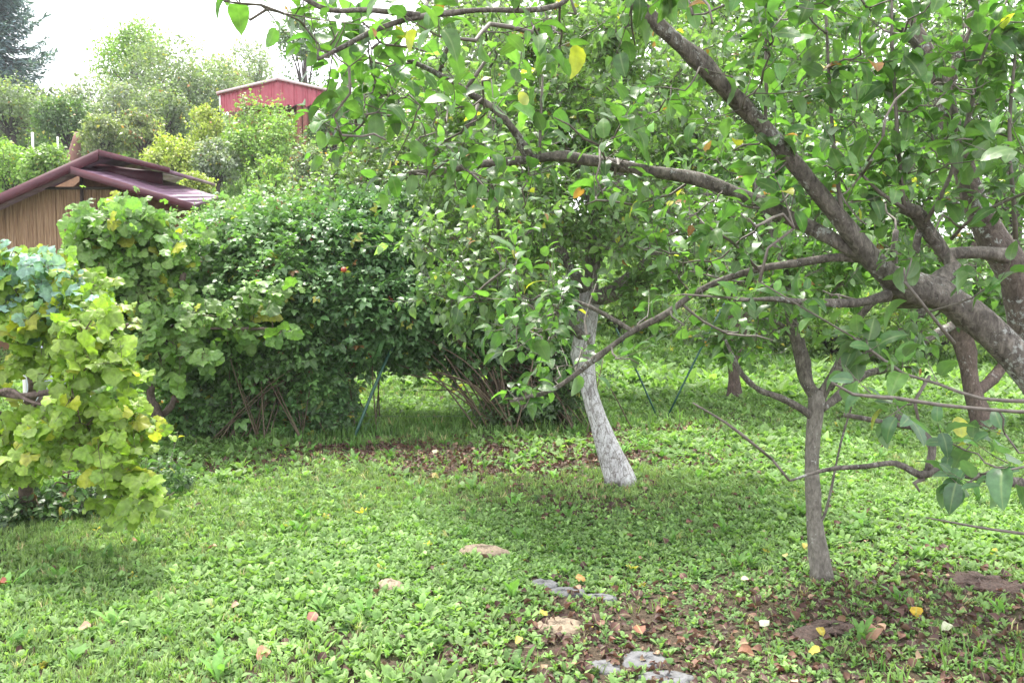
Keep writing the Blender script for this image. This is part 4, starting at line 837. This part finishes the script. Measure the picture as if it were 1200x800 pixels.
def vine(px, py, label, trunk, arms, clusters, seed, c1, c2, size=.12, yellow=.05, name='grape_vine', blue=None, SL=(.1, .35)):
    r = np.random.default_rng(seed); g = G(px, py); root = empty(name, g, label, 'vine'); tk = MB(); nodes = []
    for k, (p, d0, d1) in enumerate([trunk] + arms):
        q, rr = path(p, d0, d1)
        if k == 0: q[0] = g - [0, 0, .05]
        pp, _, _ = tube(tk, q, rr, 9, .04, .16, r=r, knots=3); nodes += list(pp[2:])
    tk.build('trunk', M['bark_vine'], root); cr = MB(); tg = []; cc = []
    for (x, y, d, rx, ry, n) in clusters:
        for _ in range(n): tg.append(P(x + r.uniform(-1, 1) * rx, y + r.uniform(-1, 1) * ry, d + r.normal(0, .16)))
    S, D, nodes = grow(cr, r, nodes, tg, .006, .002, wig=.2, sag=.1)
    i = r.integers(0, len(S), int(len(tg) * 2.6)); n = len(i)
    def cf(n_, pos):
        c = pal(r, n_, c1, c2, yellow, (.32, .33, .05), .0, var=.17)
        if blue is not None:
            x_, y_ = project(pos[:, 0], pos[:, 1], pos[:, 2]); b = np.exp(-(((x_ - blue[0]) / blue[2]) ** 2 + ((y_ - blue[1]) / blue[3]) ** 2)); s = r.random(n_) < b * .85
            c[s] = np.array((.22, .34, .32)) * np.exp(r.normal(0, .2, (s.sum(), 1)))
        return c
    shoots(cr, r, S[i], nrm(D[i] * .4 + r.normal(0, .6, (n, 3)) + UP * .1 + [0, -.2, 0]), r.uniform(*SL, n), 4, size, GRAPE, cf, up=.6, droop=-.35, twig_r=.0025, jit=.32, bend=-.1, face=(.15, -.6, 0))
    cr.build('foliage', [M['grape'], M['cane']], root); return root
M['bark_vine'] = bark_mat('vine_bark', (.05, .035, .03), (.26, .20, .18), None, .6, 40)
vine(32, 604, 'bright yellow green grapevine nearest the left edge with whitish sprayed upper leaves', ([(32, 604, 9), (30, 570, 8), (36, 530, 7), (28, 490, 7), (40, 450, 6), (30, 400, 5), (45, 330, 4)], 5.75, 5.5),
     [([(28, 490, 5), (60, 462, 5), (85, 470, 4)], 5.4, 5.0), ([(-30, 455, 5), (0, 460, 5), (25, 464, 4), (60, 458, 2.5), (85, 452, 1.5)], 5.2, 4.9), ([(-20, 470, 3), (10, 456, 2.5), (35, 470, 2), (70, 478, 1.5)], 5.1, 4.9), ([(40, 500, 3), (55, 480, 2), (80, 468, 1.5), (90, 482, 1)], 5.1, 4.9), ([(30, 400, 4), (10, 395, 4), (-20, 385, 3)], 5.5, 5.4), ([(36, 520, 5), (15, 495, 5), (-15, 478, 4)], 5.6, 5.3), ([(40, 450, 4), (100, 400, 3), (150, 380, 2)], 5.4, 5.1), ([(36, 520, 3), (90, 515, 3), (120, 540, 2.4), (150, 570, 2)], 5.4, 5.0)],
     [(18, 312, 5.3, 50, 26, 24), (85, 332, 5.3, 42, 30, 19), (50, 365, 5.2, 58, 36, 30), (110, 395, 5.1, 40, 38, 24), (45, 415, 5.3, 45, 16, 8), (112, 445, 5.0, 42, 22, 14), (20, 505, 5.2, 35, 14, 6), (80, 505, 4.95, 50, 22, 24), (138, 500, 4.95, 38, 18, 15), (130, 545, 4.9, 22, 14, 8), (160, 580, 4.8, 22, 8, 5), (0, 530, 5.3, 22, 16, 5), (5, 565, 5.4, 26, 16, 7), (50, 550, 5.4, 18, 14, 3), (-40, 400, 5.4, 34, 110, 20), (205, 582, 4.8, 8, 8, 1)],
     81, (.14, .23, .04), (.25, .34, .06), .102, .09, blue=(30, 318, 55, 45), SL=(.05, .24))
vine(182, 520, 'tall green grapevine climbing over the left end of the hedge', ([(182, 520, 6), (184, 490, 6), (176, 465, 5), (180, 430, 5), (165, 370, 4), (150, 310, 4)], 8.3, 8.0), [([(180, 430, 4), (205, 380, 3), (215, 320, 3)], 8.2, 8.0), ([(184, 488, 4), (198, 480, 3.5), (205, 465, 3)], 8.3, 8.2), ([(150, 310, 3), (130, 280, 3), (145, 258, 2)], 8.0, 7.9), ([(200, 385, 2), (260, 385, 2), (320, 385, 1.5)], 8.0, 7.9)],
     [(130, 268, 7.9, 40, 18, 20), (120, 290, 7.9, 40, 30, 24), (170, 300, 8.0, 45, 40, 36), (120, 340, 8.0, 40, 40, 24), (200, 350, 8.0, 40, 40, 26), (140, 350, 8.0, 40, 40, 20), (210, 400, 8.0, 30, 30, 12), (255, 372, 7.9, 75, 30, 24), (150, 405, 8.0, 40, 36, 16), (125, 460, 8.2, 30, 24, 7), (170, 420, 8.2, 30, 30, 6), (200, 285, 8.2, 30, 20, 10), (150, 250, 8.0, 22, 6, 5)],
     83, (.10, .19, .05), (.18, .28, .08), .12, .03)
# shorter leafy weeds under the vine arms
bramble(110, 590, 'dark low nettle patch under the front grapevine', [(60, 590, 5.9, 40, 14, .25), (110, 585, 6.0, 45, 14, .25), (20, 600, 5.7, 30, 14, .2), (180, 560, 6.4, 40, 12, .25)], 1500, 85, (.035, .09, .025), (.08, .15, .045), .05, 14, [(60, 575, 5.9), (110, 575, 6.0)], name='nettle_patch', temps=APPLE_LO)

# ------------------------------------------------------------------ trellis poles and wires
M['pole'] = plain('green_painted_metal', (.018, .07, .05), .4, .25, 30)
M['wire'] = plain('old_wire', (.12, .13, .12), .5, .2, 30, .5)
def pole(a, b, rad, label):
    mb = MB(); g = a; tube(mb, [a - [0, 0, .05], lerp(a, b, .5), b], rad, 10, .3, .0)
    tag(mb.build('trellis_pole', M['pole'], None, g), label, 'pole', 'green metal trellis poles')
V0 = G(776, 490); dv = V0[1]
pole(V0 + [-.03, 0, 0], P(722, 385, dv), .012, 'green metal pole leaning left, left leg of the V right of the whitewashed trunk')
pole(V0 + [.03, 0, 0], P(852, 350, dv), .012, 'green metal pole leaning right, right leg of the V on the lawn')
pole(G(410, 520), P(462, 400, 8.8), .016, 'green metal pole leaning right out of the hedge near the canes')
pole(G(100, 598), P(101, 380, 5.6), .014, 'upright green metal pole inside the front grapevine')
mb = MB(); tube(mb, [P(200, 388, 8.2), P(300, 386, 8.5), P(420, 390, 8.8), P(462, 400, 8.8)], .002, 4, .5, 0); tube(mb, [P(200, 470, 8.4), P(420, 487, 8.8), P(560, 487, 9.2), P(776, 488, 10)], .002, 4, .5, 0)
tag(mb.build('trellis_wire', M['wire']), 'thin grey wire strung along the hedge', 'wire')

# ------------------------------------------------------------------ sheds and houses
def shed_materials():
    m, n, l, b = mat('maroon_metal'); c = ramp(n, l, noise(n, l, 6, 4, coords(n)), [(.3, (.055, .014, .022)), (.7, (.085, .024, .034))]); l.new(c, b.inputs['Base Color']); b.inputs['Roughness'].default_value = .5; b.inputs['Specular IOR Level'].default_value = .3; M['maroon'] = m
    m, n, l, b = mat('roof_tile_sheet'); co = coords(n); w = n.new("ShaderNodeTexWave"); w.bands_direction = 'X'; w.inputs['Scale'].default_value = 1.5; mp = n.new("ShaderNodeMapping"); mp.inputs['Rotation'].default_value = (0, 0, .35); l.new(co, mp.inputs['Vector']); l.new(mp.outputs[0], w.inputs['Vector'])
    w2 = n.new("ShaderNodeTexWave"); w2.bands_direction = 'Y'; w2.inputs['Scale'].default_value = 1.1; l.new(mp.outputs[0], w2.inputs['Vector']); ad = n.new("ShaderNodeMath"); ad.operation = 'ADD'; l.new(w.outputs['Fac'], ad.inputs[0]); l.new(w2.outputs['Fac'], ad.inputs[1])
    c = ramp(n, l, noise(n, l, 5, 4, co), [(.3, (.19, .11, .16)), (.7, (.25, .15, .21))]); l.new(c, b.inputs['Base Color']); b.inputs['Roughness'].default_value = .45; l.new(bump(n, l, ad.outputs[0], .03), b.inputs['Normal']); M['tile'] = m
    m, n, l, b = mat('reed_screen'); co = coords(n); mp = n.new("ShaderNodeMapping"); mp.inputs['Scale'].default_value = (1, 1, .035); l.new(co, mp.inputs['Vector'])
    f = noise(n, l, 70, 4, mp.outputs[0], .7); c = ramp(n, l, f, [(.3, (.11, .06, .035)), (.5, (.25, .15, .09)), (.72, (.38, .27, .165))]); l.new(c, b.inputs['Base Color']); b.inputs['Roughness'].default_value = .8; l.new(bump(n, l, f, .01), b.inputs['Normal']); M['reed'] = m
    m, n, l, b = mat('red_corrugated'); co = coords(n); w = n.new("ShaderNodeTexWave"); w.bands_direction = 'X'; w.inputs['Scale'].default_value = 1.7; l.new(co, w.inputs['Vector'])
    c = ramp(n, l, noise(n, l, 3, 4, co), [(.3, (.30, .045, .07)), (.7, (.38, .07, .10))]); l.new(c, b.inputs['Base Color']); b.inputs['Roughness'].default_value = .5; l.new(bump(n, l, w.outputs['Fac'], .04), b.inputs['Normal']); M['redmetal'] = m
    M['pinktrim'] = plain('faded_pink_paint', (.50, .36, .38), .6, .12, 10); M['white'] = plain('white_paint', (.75, .73, .74), .5, .08, 10); M['brown_wood'] = plain('brown_wood', (.20, .10, .05), .7, .3, 14); M['dark_red'] = plain('dark_red_wood', (.16, .05, .035), .7, .3, 14)
    M['render'] = plain('house_render', (.78, .78, .82), .8, .06, 4); M['pink'] = plain('pinkish_render', (.34, .22, .19), .85, .2, 8); M['terra'] = plain('terracotta', (.14, .06, .045), .8, .2, 8); M['glass'] = plain('dark_glass', (.03, .04, .05), .1, .2, 3)
shed_materials()

def near_shed():
    g = on_ground(60, 14.2); root = empty('garden_shed', g, 'garden shed with maroon metal roof and reed clad gable behind the vines', 'shed')
    back = np.array([.10, 3.2, 0]); d0 = 13.7
    # left roof slope
    L0, L1 = P(-150, 297, d0), P(116, 178, d0)
    mb = MB(); slab(mb, [L0, L1, L1 + back, L0 + back], .06); mb.build('roof', M['tile'], root)
    mb = MB(); f = np.array([0, -.04, 0]); slab(mb, [L0 + f + [0, 0, .03], L1 + f + [0, 0, .03], L1 + f + [0, 0, -.14], L0 + f + [0, 0, -.14]], .035, down=(0, 1, 0)); mb.build('fascia', M['maroon'], root)
    # right upper slope
    U0, U1 = P(116, 178, d0), P(199, 199, d0 - .2)
    mb = MB(); slab(mb, [U0 + [.0, 0, .005], U1, U1 + back * .6, U0 + back * .6 + [0, 0, .005]], .05); mb.build('roof', M['tile'], root)
    mb = MB(); slab(mb, [U0 + f + [.002, 0, .035], U1 + f + [0, 0, .03], U1 + f + [0, 0, -.05], U0 + f + [.002, 0, -.06]], .03, down=(0, 1, 0)); mb.build('fascia', M['maroon'], root)
    # dark recess wall under the raised ridge
    mb = MB(); q = [P(100, 190, d0 + .35), P(190, 202, d0 + .35), P(190, 216, d0 + .35), P(100, 206, d0 + .35)]; slab(mb, q, .04, down=(0, 1, 0)); mb.build('ridge_wall', M['maroon'], root)
    # lower right roof with its sheet surface
    a, b = P(84, 197, d0 - .1), P(226, 240, d0 - .5); c = P(256, 230, d0 + .7); e = a + (c - b)
    mb = MB(); slab(mb, [a, b, c, e], .05); mb.build('roof', M['tile'], root)
    mb = MB(); slab(mb, [a + f + [0, 0, .02], b + f + [0, 0, .02], b + f + [0, 0, -.10], a + f + [0, 0, -.10]], .035, down=(0, 1, 0)); mb.build('fascia', M['maroon'], root)
    # walls: dark boarded gable, reed screen in front, beam and post
    dw = d0 + .45; mb = MB()
    gx0, gx1 = P(-150, 300, dw)[0], P(222, 300, dw)[0]; zb = g[2] - .2; pz = P(116, 186, dw)[2]
    poly = np.array([(gx0, 0, zb), (gx1, 0, zb), (gx1, 0, P(222, 246, dw)[2]), (P(116, 0, dw)[0], 0, pz - .12), (gx0, 0, P(-150, 306, dw)[2])]); y0 = P(116, 186, dw)[1]
    V = np.vstack([poly + [0, y0, 0], poly + [0, y0 + .12, 0]]); T = [(0, 1, 2), (0, 2, 3), (0, 3, 4), (5, 7, 6), (5, 8, 7), (5, 9, 8)]
    for i in range(5): j = (i + 1) % 5; T += [(i, i + 5, j + 5), (i, j + 5, j)]
    mb.add(V, T); mb.build('wall', M['brown_wood'], root)
    mb = MB(); xr0, xr1 = P(-150, 300, dw)[0], P(138, 300, dw)[0]; yr = y0 - .06
    V = []; pts = [(xr0, P(0, 310, dw)[2]), (P(40, 0, dw)[0], P(0, 222, dw)[2]), (xr1, P(0, 221.5, dw)[2])]
    zl = [(xr0, P(-150, 306, dw)[2]), (P(44, 0, dw)[0], P(0, 222, dw)[2]), (xr1, P(0, 222, dw)[2])]
    xs = np.linspace(xr0, xr1, 400); zt = np.interp(xs, [q[0] for q in zl], [q[1] for q in zl]) + np.random.default_rng(3).normal(0, .006, 400); yo = np.random.default_rng(4).normal(0, .006, 400)
    V = np.vstack([np.stack([xs, yr + yo, np.full(400, g[2] + .2)], 1), np.stack([xs, yr + yo, zt], 1)]); i = np.arange(399); T = np.concatenate([np.stack([i, i + 1, i + 401], 1), np.stack([i, i + 401, i + 400], 1)])
    mb.add(V, T); V2 = V + [0, .02, 0]; mb.add(V2, T[:, ::-1]); o = mb.build('reed_screen', M['reed'], root, smooth=False)
    mb = MB(); box(mb, (P(50, 0, dw)[0], yr - .05, P(0, 222.5, dw)[2]), (xr1 + .02, yr - .015, P(0, 219.5, dw)[2])); mb.build('beam', M['dark_wood'], root)
    mb = MB(); x0 = P(99, 0, dw)[0]; box(mb, (x0 - .02, yr - .09, g[2]), (x0 + .02, yr - .052, P(0, 205, dw)[2])); mb.build('post', M['dark_wood'], root)
    # side and rear walls so that it stands as a building
    mb = MB(); box(mb, (gx0, y0 + .122, zb), (gx0 + .1, y0 + 2.6, P(-150, 308, dw)[2])); box(mb, (gx1 - .1, y0 + .122, zb), (gx1, y0 + 2.6, P(222, 252, dw)[2])); box(mb, (gx0 + .102, y0 + 2.5, zb), (gx1 - .102, y0 + 2.6, P(222, 252, dw)[2])); mb.build('side_wall', M['brown_wood'], root)
near_shed()

def red_hut():
    d = 35; g = on_ground(325, d); root = empty('red_hut', g, 'red corrugated metal hut with shallow gable on the hillside', 'hut'); s = lambda px, py, dd=d: P(px, py, dd)
    y0 = s(325, 120)[1]; X = lambda px: s(px, 0)[0]; Z = lambda py: s(0, py)[2]
    n = 60; xs = np.linspace(X(258), X(388), n); top = np.interp(xs, [X(258), X(327), X(390)], [Z(109), Z(94), Z(108)]) - .05
    bot = np.where(xs < X(285), Z(131), Z(124) + .06 * np.sin(np.arange(n) * 1.6)); yc = y0 + .02 * np.sin(np.arange(n) * 1.6)
    V = np.vstack([np.stack([xs, yc, bot], 1), np.stack([xs, yc, top], 1)]); i = np.arange(n - 1); T = np.concatenate([np.stack([i, i + 1, i + n + 1], 1), np.stack([i, i + n + 1, i + n], 1)]); mb = MB(); mb.add(V, T); mb.add(V + [0, .03, 0], T[:, ::-1]); mb.build('gable', M['redmetal'], root, smooth=False)
    back = np.array([.0, 4, 0]); f = np.array([0, -.12, 0])
    for a, b in (((255, 110), (327, 93)), ((327, 93), (393, 108))):
        p, q = s(*a) + f, s(*b) + f; mb = MB(); slab(mb, [p, q, q + back, p + back], .1); mb.build('roof', M['redmetal'], root)
        mb = MB(); slab(mb, [p + [0, -.02, .04], q + [0, -.02, .04], q + [0, -.02, -.06], p + [0, -.02, -.06]], .05, down=(0, -1, 0)); mb.build('trim', M['pinktrim'], root)
    mb = MB(); box(mb, (X(257), y0 - .04, Z(131)), (X(258.6), y0 + .02, Z(110))); mb.build('trim', M['white'], root)
    mb = MB(); box(mb, (X(262), y0 + .6, g[2] - .3), (X(386), y0 + 3.6, Z(112))); mb.build('wall', M['brown_wood'], root)
    for px in (350, 357, 386): mb = MB(); box(mb, (X(px) - .1, y0 + .05, g[2] - .3), (X(px) + .1, y0 + .22, Z(120))); mb.build('post', M['dark_red'], root)
red_hut()
def house(px0, px1, ptop, pbot, d, label, wallm, roofm, seed, win=()):
    g = on_ground((px0 + px1) / 2, d); root = empty('house', g, label, 'house'); x0, x1 = P(px0, 0, d)[0], P(px1, 0, d)[0]; y0 = P(px0, ptop, d)[1]; zt = P(0, ptop, d)[2]; dp = (x1 - x0)
    mb = MB(); box(mb, (x0, y0, g[2] - .5), (x1, y0 + dp, zt)); mb.build('wall', wallm, root)
    h = dp * .28; mb = MB(); V = np.array([(x0 - .1, y0 - .15, zt), (x1 + .1, y0 - .15, zt), ((x0 + x1) / 2, y0 - .15, zt + h), (x0 - .1, y0 + dp, zt), (x1 + .1, y0 + dp, zt), ((x0 + x1) / 2, y0 + dp, zt + h)])
    mb.add(V + [0, 0, .003], [(0, 1, 2), (3, 5, 4), (0, 2, 5), (0, 5, 3), (1, 4, 5), (1, 5, 2), (0, 3, 4), (0, 4, 1)]); mb.build('roof', roofm, root, smooth=False)
    for (a, b, c, e) in win:
        mb = MB(); box(mb, (P(a, 0, d)[0], y0 - .03, P(0, e, d)[2]), (P(b, 0, d)[0], y0 - .004, P(0, c, d)[2])); mb.build('window', M['glass'], root)
house(404, 446, 100, 150, 44, 'white rendered house glimpsed between the apple leaves', M['render'], M['terra'], 1)
house(392, 446, 276, 320, 15, 'small pinkish brown outbuilding glimpsed behind the hedge', M['pink'], M['pink'], 2)
def post(px, top, bot, d, w, m, name, label, cat, group=None):
    a = on_ground(px, d); mb = MB(); x = P(px, top, d); t = np.array([x[0], a[1], x[2]]); tube(mb, [a - [0, 0, .1], lerp(a, t, .5), t], [w * 1.02, w, w], 8, .3, .02)
    tag(mb.build(name, m, None, a), label, cat, group)
post(46, 158, 190, 26, .035, M['white'], 'garden_post', 'taller white post in the light shrubs above the shed', 'post', 'white posts on the hill')
post(75, 163, 180, 27, .03, M['white'], 'garden_post', 'shorter white post right of the taller one on the hill', 'post', 'white posts on the hill')
post(379, 190, 215, 27, .09, M['pole'], 'garden_post', 'dark green post standing by the lawn patch', 'post')
def pillar():
    d = 36; g = on_ground(91, d); x = P(91, 156, d); mb = MB(); b = np.array([x[0], g[1], g[2]]); tube(mb, [b - [0, 0, .2], lerp(b, x, .5), x], [.40, .24, .12], 10, .3, .03)
    tag(mb.build('terracotta_pillar', M['terra'], None, g), 'terracotta coloured tapering pillar between trees on the hill', 'pillar')
pillar()
# pale panel behind the front vine
g = G(70, 585); mb = MB(); box(mb, (P(28, 0, 6.2)[0], 6.2, P(0, 482, 6.2)[2]), (P(95, 0, 6.2)[0], 6.23, P(0, 385, 6.2)[2]))
rt = empty('plastic_screen', (P(55, 0, 6.2)[0], 6.2, 0), 'pale bluish white panel glimpsed through the front grapevine', 'screen')
mb.build('sheet', plain('pale_blue_panel', (.5, .56, .66), .5, .1, 5), rt)
for px in (25, 98):
    mb = MB(); x = P(px, 0, 6.2)[0]; tube(mb, [np.array([x, 6.22, -.05]), np.array([x, 6.22, .6]), np.array([x, 6.22, 1.3])], .02, 8, .3, 0); mb.build('post', M['white'], rt)
